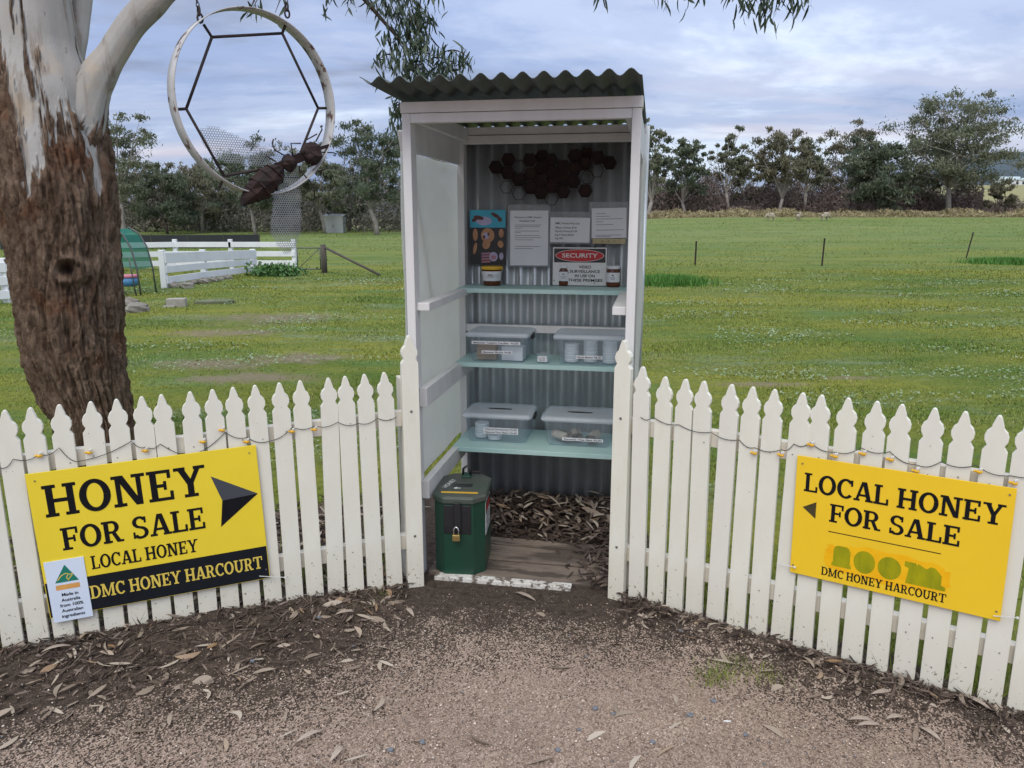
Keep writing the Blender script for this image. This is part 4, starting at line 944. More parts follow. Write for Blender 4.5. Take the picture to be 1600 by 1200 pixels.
def gum_tree():
    bx = aty(118, 700, TREEY).x; root = empty('gum_tree', (bx, TREEY, 0)); tag(root, 'large gum tree with rough brown lower bark and pale upper trunk behind the picket fence', 'tree')
    def loc(u, v, y=TREEY): q = aty(u, v, y); return (q.x - bx, q.y - TREEY, q.z)
    px = .00402
    path = [loc(158, 800), loc(152, 700), loc(144, 645), loc(129, 600), loc(115, 545), loc(110, 480), loc(104, 400), loc(95, 310), loc(84, 240), loc(71, 160), loc(54, 60), loc(42, -60), loc(32, -160)]
    rad = [q * px * .845 for q in (74, 62, 65, 73, 82, 83, 83, 86, 83, 78, 60, 55, 50)]
    z1 = tz(200)
    V, Fq, B = trunk_mesh(path, rad, 2.3, 300, 430, lambda z: (z1 - z) * 1.25 + .15, .030, [(loc(92, 422, TREEY - .33), .052, .14)])
    np_mesh('trunk', V, Fq, BARK, root, True, {'bark': B})
    V, Fq, B = trunk_mesh([loc(98, 290), loc(122, 205), loc(150, 128), loc(178, 82), loc(205, 40), loc(235, 8), loc(275, -30), loc(390, -110), loc(560, -210)], [40*px, 34*px, 24*px, 19*px, 18.5*px, 19*px, 17*px, 14*px, 10*px], 5.1, 90, 150, lambda z: (tz(165) - z) * 2.2 - .3, .012)
    np_mesh('limb', V, Fq, BARK, root, True, {'bark': B})
    V, Fq, B = trunk_mesh([loc(104, 120, TREEY + .12), loc(118, 70, TREEY + .15), loc(126, 20, TREEY + .2), loc(136, -60, TREEY + .25)], [20*px, 14*px, 13*px, 12*px], 9.1, 48, 60, lambda z: -1.2, .004)
    np_mesh('limb', V, Fq, BARK, root, True, {'bark': B})
    rs = np.random.RandomState(5)
    # hanging foliage: twigs with leaves, placed along drooping sprays
    C, Dr, Ln, Wd = [], [], [], []; tw = MB()
    def spray(u0, v0, u1, v1, y, n, spread, ll=(.055, .10)):
        a = Vector(loc(u0, v0, y)); e = Vector(loc(u1, v1, y)); mid = (a + e) / 2 + Vector((0, rs.uniform(-.1, .1), .05)); pts = []
        for i in range(8):
            t = i / 7; pts.append(a * (1-t)**2 + mid * 2 * t * (1-t) + e * t * t)
        tw.tube(pts, [.006 * (1 - .8 * i / 7) for i in range(8)], 5)
        for i in range(n):
            t = rs.uniform(.1, 1); p = a * (1-t)**2 + mid * 2 * t * (1-t) + e * t * t + Vector(rs.normal(0, spread, 3).tolist())
            C.append(tuple(p)); dv = Vector((rs.normal(0, .45), rs.normal(0, .45), -1 + rs.normal(0, .35))); Dr.append(tuple(dv)); Ln.append(rs.uniform(*ll)); Wd.append(rs.uniform(.009, .016))
    tw.tube([loc(400, -160, 4.8), loc(520, -60, 4.9), loc(575, 5, 5.0), loc(605, 40, 5.0), loc(640, 80, 5.0)], [.03, .022, .014, .010, .006], 7)
    for (u0, v0, u1, v1, n, s_) in ((600, -20, 625, 50, 90, .06), (630, -30, 655, 60, 130, .06), (660, -30, 650, 70, 130, .06), (640, 20, 640, 110, 130, .055), (610, 60, 612, 100, 45, .05), (655, 60, 680, 110, 80, .05), (680, 90, 715, 105, 85, .045), (700, 80, 735, 95, 30, .03), (610, 85, 585, 100, 22, .03), (660, 100, 640, 125, 60, .05), (700, 105, 690, 135, 60, .05),
                                    (645, 100, 620, 175, 60, .05), (640, 140, 622, 185, 70, .035), (628, 165, 615, 195, 30, .03), (585, -20, 580, 20, 14, .05), (520, -20, 510, 10, 10, .03), (545, -20, 548, 8, 8, .02)):
        spray(u0, v0, u1, v1, 5.0, n, s_)
    for (u0, v0, u1, v1, n, s_) in ((430, -30, 395, 12, 8, .03), (400, -10, 385, 25, 5, .02), (448, -20, 430, 20, 4, .02)): spray(u0, v0, u1, v1, 4.2, n, s_)
    for (u0, v0, u1, v1, n, s_) in ((1180, -60, 1160, -2, 60, .05), (1180, -60, 1190, 6, 90, .055), (1200, -60, 1225, 0, 80, .05), (1220, -50, 1248, 0, 60, .045), (1190, 0, 1195, 22, 14, .02), (1060, -40, 1050, -6, 30, .05), (1080, -40, 1078, -4, 26, .04), (1040, -30, 1030, -8, 10, .03), (945, -25, 936, 2, 3, .008), (950, -25, 946, -2, 3, .008), (1150, -30, 1135, -4, 12, .03), (1255, -20, 1262, 6, 14, .03)):
        spray(u0, v0, u1, v1, 4.4, n, s_)
    tw.tube([loc(560, -210, 4.65), loc(800, -190, 4.5), loc(1000, -110, 4.4), loc(1180, -65, 4.4)], [.04, .03, .02, .008], 7)
    tw.build('twigs', M('gum_twig', (.06, .04, .03), .8), root, True)
    V, Fq = leaf_blades(C, Dr, Ln, Wd, rs); np_mesh('foliage', V, Fq, LEAF, root, True)
gum_tree()

# ------------------------------------------------------------------ the hanging hoop with the metal bee
def hoop():
    Y0 = 3.55; c = aty(394, 159, Y0); vdir = Vector((c.x, c.y, 0)).normalized()
    yaw = math.atan2(-vdir.x, vdir.y) + R(24)
    root = empty('hanging_hoop', (c.x, c.y, c.z), yaw); tag(root, 'white rusty steel hoop hung on chains with a hexagon frame and metal bee', 'sculpture')
    n = Vector((-math.sin(yaw), math.cos(yaw), 0)); ex = Vector((math.cos(yaw), math.sin(yaw), 0))
    def rp(u, v, off=0.0): q = onplane(u, v, c + n * off, n) - c; return Vector((q.dot(ex), off, q.z))
    top, bot = rp(394, 14), rp(394, 303); rad = (top.z - bot.z) / 2; cz = (top.z + bot.z) / 2; cx = (rp(268, 158).x + rp(516, 158).x) / 2; rx = (rp(516, 158).x - rp(268, 158).x) / 2
    b = MB(); N = 96; hwid = .042
    for i in range(N):
        a = 2*math.pi*i/N; k = 1 + .006 * math.sin(3*a)
        for r_, y in ((rad*k, -hwid), (rad*k, hwid), ((rad-.004)*k, hwid), ((rad-.004)*k, -hwid)): b.v.append((cx + r_ * rx / rad * math.cos(a), y, cz + r_ * math.sin(a)))
    for i in range(N):
        j = (i+1) % N
        for s_ in range(4): b.f.append((4*i+s_, 4*i+(s_+1) % 4, 4*j+(s_+1) % 4, 4*j+s_))
    b.build('hoop', RINGM, root, True)
    px = {'a': (331, 58), 'b': (441, 52), 'c': (497, 169), 'd': (463, 255), 'e': (350, 275), 'f': (291, 170)}
    seg = [('a','b'),('b','c'),('c','d'),('d','e'),('e','f'),('f','a')]
    for p, q in seg: MB().tube([rp(*px[p]), rp(*px[q])], .0062, 8).build('hexagon_rod', RUSTROD, root, True)
    for p, (u, v) in (('a', (318, 38)), ('b', (448, 34)), ('c', (510, 169)), ('e', (343, 293)), ('f', (273, 171))): MB().tube([rp(*px[p]), rp(u, v)], .0062, 8).build('stub_rod', RUSTROD, root, True)
    # chains
    for (u0, v0, u1, v1) in ((314, 36, 302, -30), (449, 28, 446, -30)):
        a, e = rp(u0, v0), rp(u1, v1); k = 0; d = (e - a); nlink = 9
        for i in range(nlink):
            big = i < 2; L_ = .036 if big else .024; wd = .011 if big else .006; th = .0042 if big else .002
            p = a + d.normalized() * (k + L_/2); k += L_ * .78; mb = MB(); pts = []
            for q in range(13):
                t = 2*math.pi*q/12; off = Vector((wd * math.cos(t), 0, 0)) if i % 2 == 0 else Vector((0, wd * math.cos(t), 0)); pts.append(p + off + Vector((0, 0, (L_/2) * math.sin(t))))
            mb.tube(pts, th, 6, False).build('chain_link', RUSTROD, root, True)
    # the bee
    def Z(zx, zy, off=0.0): return rp(340 + zx / 7.5, 180 + zy / 7.5, off)
    bb = MB(); rr = random.Random(4)
    axis = [Z(255, 1055), Z(300, 1000), Z(380, 920), Z(470, 850), Z(560, 760), Z(640, 690), Z(690, 640), Z(720, 600)]; rad_ = [.006, .022, .042, .056, .060, .050, .032, .02]
    bb.tube([a + Vector((0, -.02, 0)) for a in axis], rad_, 9); bb.v = [(x + rr.uniform(-.005, .005), y + rr.uniform(-.006, .006), z + rr.uniform(-.005, .005)) for x, y, z in bb.v]; body = bb.build('bee_abdomen', RUST, root)
    for i in (2, 3, 4, 5): MB().tube([axis[i] + Vector((0, -.02, 0)) + (axis[i+1] - axis[i]) * f_ for f_ in (-.08, .08)], [rad_[i] + .0035] * 2, 9).build('abdomen_band', RUST, body)
    MB().ball(Z(840, 560, -.03), .034, .034, .038, 9, 7, .16, rr).build('bee_thorax', RUST, root)
    MB().bar(Z(690, 600, -.02), Z(850, 540, -.02), .03, .03).build('bee_waist', RUST, root)
    hd = MB().ball(Z(1090, 450, -.03), .050, .046, .048, 9, 7, .18, rr).build('bee_head', RUST, root)
    MB().ball(Z(1090, 500, -.08), .017, .012, .017, 10, 6).build('eye', RUST, hd, True); MB().ball(Z(1000, 430, -.08), .014, .012, .014, 10, 6).build('eye', RUST, hd, True)
    MB().bar(Z(900, 520, -.02), Z(1000, 480, -.02), .034, .04).build('bee_neck', RUST, root)
    MB().bar(Z(1160, 400, -.03), Z(1310, 355, -.03), .02, .014).build('bee_tongue', RUST, root)
    MB().bar(Z(690, 730, .0), Z(935, 735, .0), .012, .008).build('wing_bracket', RUST, root)
    for pts in ([(780,470),(670,410),(640,330),(655,280)], [(680,545),(570,475),(560,500)], [(880,470),(860,330),(975,330)], [(1030,295),(1165,220)], [(1150,310),(1225,165),(1205,130),(1220,120),(1228,140)], [(1150,430),(1360,440),(1390,455),(1375,475),(1358,465)], [(1170,660),(1320,615),(1345,625),(1330,635)], [(960,640),(1130,830),(1140,990)], [(960,590),(960,660),(1000,680)]):
        MB().tube([Z(a, b_, -.03) for a, b_ in pts], .0032, 6).build('bee_leg' if pts[0][0] < 1100 else 'bee_antenna', RUSTROD, root, True)
    # perforated wings
    def wing(poly, cell, yoff, bow):
        pl = [Vector((p.x, p.z)) for p in poly]
        def inside(q):
            r_ = False
            for a, b_ in zip(pl, pl[1:] + pl[:1]):
                if (a.y > q.y) != (b_.y > q.y) and q.x < (b_.x - a.x) * (q.y - a.y) / (b_.y - a.y) + a.x: r_ = not r_
            return r_
        x0, x1 = min(p.x for p in pl), max(p.x for p in pl); y0, y1 = min(p.y for p in pl), max(p.y for p in pl); b = MB(); row = 0; y = y0
        while y < y1:
            x = x0 + (cell * .5 if row % 2 else 0)
            while x < x1:
                if inside(Vector((x, y))):
                    yo = yoff + bow * math.sin(math.pi * (y - y0) / (y1 - y0)); base = len(b.v); Rr = cell * .5774; ri = Rr * .74
                    for rr_ in (Rr, ri):
                        for i in range(6): b.v.append((x + rr_ * math.cos(R(30 + 60*i)), yo, y + rr_ * math.sin(R(30 + 60*i))))
                    for i in range(6): b.f.append((base+i, base+(i+1) % 6, base+6+(i+1) % 6, base+6+i))
                x += cell
            y += cell * .866; row += 1
        return b.build('mesh_wing', MESHM, root)
    W_ = lambda l: [rp(240 + a / 2.857, b_ / 2.857) for a, b_ in l]
    wing(W_([(205, 585), (225, 570), (265, 562), (320, 580), (400, 618), (500, 655), (590, 692), (540, 760), (480, 745), (340, 727), (290, 705), (235, 650)]), .0112, .005, .01)
    wing(W_([(535, 790), (640, 760), (640, 900), (638, 1060), (620, 1110), (590, 1138), (545, 1105), (505, 1035), (510, 950), (522, 860)]), .0112, -.012, -.03)
hoop()

# ------------------------------------------------------------------ mid-ground: white fences, gate post, hoop shelter, stones
def rail_fence(pts, hgt, rails, label, name='rail_fence', pw=.11, ends=(0.0, 0.0), post_h=None):
    P = [Vector((p.x, p.y, 0)) for p in pts]; root = empty(name, P[0]); tag(root, label, 'fence')
    for i, p in enumerate(P):
        h = (post_h or {}).get(i, hgt); q = p - P[0]
        MB().box(q.x - pw/2, q.y - pw/2, -.1, q.x + pw/2, q.y + pw/2, h).build('post', FENCEW, root, bevel=.01)
    for a, b_ in zip(P, P[1:]):
        d = (b_ - a).normalized(); nrm = Vector((d.y, -d.x, 0)) * (pw/2 + .018)
        if nrm.y > 0: nrm = -nrm
        ka, kb = [(post_h or {}).get(P.index(q), hgt) / hgt for q in (a, b_)]
        for z0, z1 in rails:
            MB().bar(a - P[0] + nrm + Vector((0, 0, (z0+z1)/2 * ka)) - d * .04, b_ - P[0] + nrm + Vector((0, 0, (z0+z1)/2 * kb)) + d * .04, .03, z1 - z0).build('rail', FENCEW, root, bevel=.006)
    return root
rail_fence([gnd(258, 450), gnd(320, 439), gnd(397, 428)], .86, ((.10, .26), (.34, .50), (.56, .80)), 'white post and rail fence with stones along its foot', pw=.13, post_h={0: .86, 1: .79, 2: .70})
rail_fence([gnd(175, 424), gnd(277, 421), gnd(363, 421), gnd(461, 421)], .92, ((.12, .28), (.40, .56), (.68, .84)), 'white post and rail fence running behind the stone-footed one', pw=.12)
rail_fence([gnd(-120, 482), gnd(13, 473), gnd(110, 463)], .84, ((.08, .24), (.34, .50), (.58, .76)), 'white post and rail fence passing behind the gum trunk', pw=.13)
def post_and_stay():
    p = gnd(507, 427); root = empty('strainer_post', (p.x, p.y, 0)); tag(root, 'dark weathered strainer post with a slanting stay in the paddock', 'fence post')
    MB().tube([(0, 0, -.1), (.01, 0, .4), (0, 0, .82)], [.085, .08, .078], 10).build('post', GREYWOOD, root, True)
    e = gnd(594, 431); MB().tube([(.04, -.02, .74), (e.x - p.x, e.y - p.y, .02)], .035, 8).build('stay', GREYWOOD, root, True)
    g = gnd(466, 427); r2 = empty('pipe_gate', (g.x, g.y, 0)); tag(r2, 'thin grey pipe gate between the white fence and dark post', 'gate'); dx, dy = p.x - g.x - .1, p.y - g.y
    for z in (.72, .12): MB().tube([(0, 0, z), (dx, dy, z)], .016, 8).build('pipe', PIPE, r2, True)
    for t in (0, 1): MB().tube([(dx*t, dy*t, .12), (dx*t, dy*t, .72)], .016, 8).build('upright', PIPE, r2, True)
    MB().tube([(0, 0, .12), (dx, dy, .72)], .010, 6).build('diagonal', PIPE, r2, True)
post_and_stay()
def shelter():
    p = gnd(200, 462); root = empty('net_shelter', (p.x, p.y, 0)); tag(root, 'green net hoop shelter on grey pipe legs beside the trunk', 'shelter')
    hp = [(-.55, 0, 0), (-.55, 0, .7), (-.42, 0, 1.12), (-.18, 0, 1.38), (.02, 0, 1.25), (.16, 0, .98), (.24, 0, .55), (.27, 0, 0)]
    for dy in (0, .7): MB().tube([(x, dy, z) for x, y, z in hp], .018, 8).build('hoop_pipe', PIPE, root, True)
    b = MB()
    for x, y, z in hp[1:-1]: b.v += [(x * .98, .02, z * .98), (x * .98, .68, z * .98)]
    b.f = [(2*i, 2*i+2, 2*i+3, 2*i+1) for i in range(len(hp) - 3)]; b.build('net', GREENCLOTH, root); e_ = MB(); e_.add([(x * .97, .012, z * .97) for x, y, z in hp[1:7]], [tuple(range(6))]); e_.build('end_net', GREENCLOTH, root)
    MB().tube([(-.3, -.1, .78), (.15, -.1, .78), (.22, -.1, 0)], .014, 8).build('leg_frame', PIPE, root, True); MB().tube([(-.3, -.1, .45), (.05, -.12, .02)], .012, 8).build('leg_frame', PIPE, root, True)
    t = gnd(203, 447); r2 = empty('feed_tub', (t.x, t.y, 0)); tag(r2, 'blue tub with pink rim under the green net shelter', 'tub')
    MB().lathe([(.17, 0), (.2, .22)], 18).build('bucket', TUBBLUE, r2, True); MB().lathe([(.205, .20), (.215, .21), (.215, .26), (.20, .265)], 18).build('rim', TUBPINK, r2, True)
shelter()
def windbreak():
    a, b_ = gnd(-60, 391), gnd(406, 388); root = empty('shade_cloth_windbreak', (a.x, a.y, 0)); tag(root, 'long low black shade-cloth windbreak across the paddock', 'windbreak')
    d = b_ - a; n = 8
    for i in range(n + 1): q = d * (i / n); MB().tube([(q.x, q.y + .05, 0), (q.x, q.y + .05, .74)], .03, 6).build('stake', GREYWOOD, root)
    for i in range(n): q, e = d * (i/n), d * ((i+1)/n); MB().bar((q.x, q.y, .36), (e.x - .02, e.y, .36), .015, .66).build('cloth_panel', SHADE, root)
windbreak()
def stones():
    rr = random.Random(12)
    for i, (u, v, s_) in enumerate(((273, 449, .17), (292, 450, .2), (303, 444, .13), (318, 443, .18), (332, 440, .16), (345, 438, .13), (356, 436, .15), (214, 487, .22), (226, 486, .12), (198, 480, .24))):
        p = gnd(u, v); b = MB(); b.ball((0, 0, s_ * .25), s_, s_ * .75, s_ * .5, 9, 6, .18, rr); o = b.build('rock', ROCK, None, False, 0, (p.x, p.y, 0)); o.rotation_euler.z = rr.uniform(0, 3)
        tag(o, 'grey rock at the foot of the white rail fence' if i < 7 else 'grey rock on the grass beside the gum trunk', 'rock', 'rocks along the white fence' if i < 7 else 'rocks by the trunk')
    p = gnd(277, 479); o = empty('concrete_block', (p.x, p.y, 0), .2); tag(o, 'grey concrete block lying on the lawn', 'block'); MB().box(-.17, -.09, -.01, .16, .1, .15).build('block', CONC, o, bevel=.012); MB().box(-.22, -.14, -.01, -.02, -.06, .03).build('chip', CONC, o, bevel=.008)
    p = gnd(335, 474); o = empty('stone_slab', (p.x, p.y, 0), .1); tag(o, 'flat mossy stone slab lying on the lawn', 'slab'); MB().slab([(-.34, -.12), (-.1, -.2), (.3, -.14), (.36, .06), (.1, .2), (-.28, .14)], -.02, .06).build('slab', M('mossy_slab', (.15, .16, .10), .95, (.09, .11, .05), 8, bump=.006), o, bevel=.015)
stones()
def star_pickets():
    for u, v0, v1, lean in ((1086, 415, 380, 0), (1284, 416, 376, .01), (1509, 405, 367, .10)):
        p = gnd(u, v0); p.z = gz(p.x, p.y); p = Vector((p.x, p.y, p.z)); h = (v0 - v1) * p.y / 1200 * 1.05
        o = empty('star_picket', p); b = MB(); o.rotation_euler = (0, lean * 1.6, 0)
        for a in (90, 210, 330): b.bar((.013 * math.cos(R(a)), .013 * math.sin(R(a)), -.1), (.013 * math.cos(R(a)), .013 * math.sin(R(a)), h), .014, .030, (math.cos(R(a)), math.sin(R(a)), 0))
        b.build('stake', RUSTROD, o); MB().box(-.02, -.02, h - .04, .02, .02, h + .01).build('cap', RUSTROD, o)
        tag(o, {1086: 'dark steel star picket near the bright grass tuft', 1284: 'dark steel star picket below the grazing sheep', 1509: 'leaning dark steel star picket below the tallest far gum'}[u], 'fence post', 'star pickets in the paddock')
star_pickets()
def sheep(u, v, flip, label, sz):
    p = gnd(u, v, 0); y = 84.0; q = aty(u, v, y); z = gz(q.x, y); root = bpy.data.objects.new('sheep', None); COL.objects.link(root); root.location = (q.x, y, z); root.rotation_euler = (0, 0, flip); root.scale = (sz, sz, sz); tag(root, label, 'sheep', 'sheep grazing in the far paddock')
    me = bpy.data.meshes.new('body'); vs_ = [(0, 0, .62), (.28, 0, .64), (.46, 0, .58), (.62, 0, .36), (.70, 0, .20), (-.30, 0, .62), (-.46, 0, .56)]; es = [(0, 1), (1, 2), (2, 3), (3, 4), (0, 5), (5, 6)]; rad_ = [.24, .23, .15, .085, .06, .25, .12]
    for bx, by in ((.24, .11), (.24, -.11), (-.30, .12), (-.30, -.12)):
        i = len(vs_); vs_ += [(bx, by, .40), (bx + (.02 if bx > 0 else -.03), by, .2), (bx, by, .02)]; es += [(1 if bx > 0 else 5, i), (i, i+1), (i+1, i+2)]; rad_ += [.09, .045, .04]
    me.from_pydata(vs_, es, []); o = bpy.data.objects.new('body', me); COL.objects.link(o); o.modifiers.new('s', 'SKIN'); o.modifiers.new('d', 'SUBSURF').levels = 1
    for sv, r_ in zip(me.skin_vertices[0].data, rad_): sv.radius = (r_, r_)
    me.skin_vertices[0].data[0].use_root = True; bpy.context.view_layer.update()
    m2 = bpy.data.meshes.new_from_object(o.evaluated_get(bpy.context.evaluated_depsgraph_get())); bpy.data.objects.remove(o)
    link('body', m2, FLEECE, root, True)
    for s_ in (-1, 1): MB().ball((.60, s_ * .11, .42), .05, .06, .03, 8, 5).build('ear', FLEECE, root, True)
sheep(1203, 360, R(180), 'pale brown sheep grazing with its back to the dry grass strip', 1.0); sheep(1246, 357, R(60), 'brown sheep turned end-on between the other two', 1.0); sheep(1287, 364, R(15), 'palest sheep grazing apart above the middle star picket', 1.05)

# ------------------------------------------------------------------ far trees, scrub, house
def tree_leaf_mat(name, c, c2):
    m, nt, out = new_mat(name); k = NT(nt); vec = k.coord('Object')
    col = k.mix(k.ramp(k.noise(vec, .55, 3), [(.35, 0.0), (.65, 1.0)]), c, c2)
    d = k.n('ShaderNodeBsdfDiffuse'); k.l(col, d.inputs[0]); t = k.n('ShaderNodeBsdfTranslucent'); k.l(col, t.inputs[0])
    x = k.n('ShaderNodeMixShader'); x.inputs[0].default_value = .25; k.l(d.outputs[0], x.inputs[1]); k.l(t.outputs[0], x.inputs[2]); k.l(x.outputs[0], out.inputs[0]); return m
TL = [tree_leaf_mat('far_gum_leaf', (.135, .155, .105), (.22, .225, .155)), tree_leaf_mat('far_dark_leaf', (.10, .125, .09), (.165, .185, .125)), tree_leaf_mat('far_olive_leaf', (.15, .148, .10), (.22, .20, .14))]
TBARK = M('far_gum_bark', (.34, .31, .28), .9, (.20, .17, .15), 2); TBARKD = M('far_dark_bark', (.09, .07, .06), .9, (.06, .045, .04), 2)
def far_tree(u, vb, vt, wpx, y, mat, seed, label, dens=1.0, crown_lo=.42, bark=TBARK, cat='tree'):
    q = aty(u, vb, y); z0 = gz(q.x, y); top = aty(u, vt, y).z; H = (top - z0) * 1.06; Wd = wpx * y / 1200 * 1.22
    rs = np.random.RandomState(seed); root = empty('gum_tree', (q.x, y, z0)); tag(root, label, cat, 'trees across the paddock')
    # limbs fork to boughs, boughs carry loose clumps of leaves
    b = MB(); lean = rs.uniform(-.06, .06) * H; fork = H * rs.uniform(.16, .30); boughs = []
    b.tube([(0, 0, -.3), (lean * .3 + rs.uniform(-.1, .1), 0, fork * .5), (lean, 0, fork)], [H * .026, H * .020, H * .018], 7)
    nb = max(6, int(9 * dens)); C = []; S = []
    for i in range(nb):
        f = (i + rs.uniform(0, 1)) / nb; zz = H * (crown_lo + (.93 - crown_lo) * f); prof = math.sin(math.pi * (.16 + .70 * f)) ** .6
        a = i * 2.4 + rs.uniform(-.5, .5); r_ = Wd / 2 * prof * rs.uniform(.45, .95) * (1 - .35 * f); e = np.array([r_ * math.cos(a), r_ * math.sin(a) * .8, zz]); s = rs.uniform(.6, 1)
        m1 = np.array([lean + (e[0] - lean) * .4 + rs.uniform(-.4, .4), e[1] * .4, fork + (e[2] - fork) * .5])
        b.tube([(lean, 0, fork), tuple(m1), tuple(e)], [H * .012 * s, H * .008 * s, H * .003], 5, False)
        for j in range(int(rs.randint(5, 9))):
            t = rs.uniform(.55, 1.1); p = m1 + (e - m1) * t + rs.normal(0, 1, 3) * np.array([Wd * .10, Wd * .10, H * .055])
            b.tube([tuple(m1 + (e - m1) * min(1, t * .8)), tuple(p)], [H * .003, H * .001], 4, False)
            R0 = Wd * rs.uniform(.035, .095); n = int(rs.uniform(70, 150) * min(1.35, .7 + .3 * dens))
            C.append(p + rs.normal(0, .55, (n, 3)) * np.array([R0, R0, R0 * .6]) + np.array([0, 0, R0 * .1])); S.append(np.full(n, y * .00165))
    b.build('trunk', bark, root, True)
    C = np.concatenate(C); S = np.concatenate(S) * rs.uniform(.6, 1.4, len(C)); n = len(C)
    a = rs.normal(size=(n, 3)); a /= np.linalg.norm(a, axis=1, keepdims=True); bb = np.cross(a, rs.normal(size=(n, 3))); bb /= np.linalg.norm(bb, axis=1, keepdims=True)
    a[:, 2] -= .5; s_ = S[:, None]
    V = np.stack([C - a * s_, C + bb * s_ * .5, C + a * s_, C - bb * s_ * .5], 1).reshape(-1, 3); Fq = np.arange(n * 4).reshape(-1, 4)
    np_mesh('crown', V, Fq, mat, root)
L1 = 'gum with open airy crown'; 
far_tree(196, 372, 180, 105, 62, TL[0], 1, 'tall pale green gum rising just beside the big trunk', 1.3, .35)
far_tree(165, 372, 262, 70, 66, TL[1], 21, 'low dark gum half hidden by the big trunk', 1.0, .2)
far_tree(40, 372, 250, 120, 70, TL[1], 22, 'dark gum seen left of the big trunk', 1.0, .2)
far_tree(262, 372, 258, 100, 70, TL[1], 2, 'squat dense dark gum seen inside the left of the hoop', 1.4, .18, TBARKD)
far_tree(318, 371, 250, 96, 74, TL[2], 3, 'olive gum with a bent white trunk behind the windbreak', 1.2, .25)
far_tree(352, 371, 250, 84, 80, TL[0], 4, 'slender gum behind the lower left arc of the hoop', 1.0, .3)
far_tree(400, 370, 234, 112, 68, TL[1], 5, 'broad gum with thick pale trunk behind the metal bee', 1.6, .34)
far_tree(462, 368, 262, 96, 84, TL[2], 6, 'low olive gum behind the drooping mesh wing', 1.0, .2)
far_tree(508, 367, 238, 84, 72, TL[0], 7, 'gum with twisted white limbs beside the hoop rim', 1.3, .35)
far_tree(545, 366, 250, 90, 80, TL[1], 8, 'dark mid-height gum between the hoop and the stall', 1.2, .2)
far_tree(590, 366, 196, 112, 66, TL[1], 9, 'tall dark gum against the left post of the stall', 1.7, .32)
far_tree(650, 366, 215, 90, 76, TL[0], 23, 'gum hidden behind the frosted stall wall', 1.0, .3)
far_tree(228, 372, 262, 80, 78, TL[2], 41, 'olive gum between the tall pale gum and the squat dark one', 1.2, .18)
far_tree(290, 372, 275, 90, 86, TL[0], 42, 'grey-green gum set back behind the squat dark one', 1.2, .12)
far_tree(432, 370, 270, 90, 82, TL[0], 43, 'grey-green gum set back behind the broad pale-trunked one', 1.2, .15)
far_tree(1012, 338, 190, 52, 100, TL[0], 10, 'gum crown showing beside the right post of the stall', 1.2, .4)
far_tree(1040, 338, 240, 60, 112, TL[1], 24, 'low dark gum right beside the stall', 1.0, .15, TBARKD)
far_tree(1070, 337, 218, 64, 108, TL[1], 11, 'dark upright gum with ragged top, second beyond the stall', 1.3, .28)
far_tree(1138, 337, 208, 58, 110, TL[0], 12, 'thin gum with pointed tuft crown and open gaps', 1.1, .45)
far_tree(1172, 337, 250, 60, 116, TL[2], 25, 'low olive gum beneath the gap beside the thin pointed gum', 1.0, .2)
far_tree(1216, 336, 207, 84, 106, TL[2], 13, 'round-headed olive gum above the grazing sheep', 1.4, .45)
far_tree(1256, 336, 213, 54, 110, TL[0], 14, 'sparse gum leaning beside the round-headed one', 1.0, .45)
far_tree(1318, 336, 206, 92, 118, TL[2], 15, 'brownish wide gum behind the dense green one', 1.4, .3)
far_tree(1365, 336, 216, 108, 104, TL[1], 16, 'dense broad dark green gum left of the tallest', 2.0, .12, TBARKD)
far_tree(1482, 335, 153, 172, 106, TL[0], 17, 'tallest far gum with wide crown and pale spreading limbs', 2.4, .30)
far_tree(1425, 335, 262, 60, 112, TL[2], 26, 'small gum under the left skirt of the tallest', 1.0, .15)
far_tree(1560, 336, 282, 46, 112, TL[2], 27, 'small bare-looking shrub tree near the far white house', .8, .15, TBARKD)
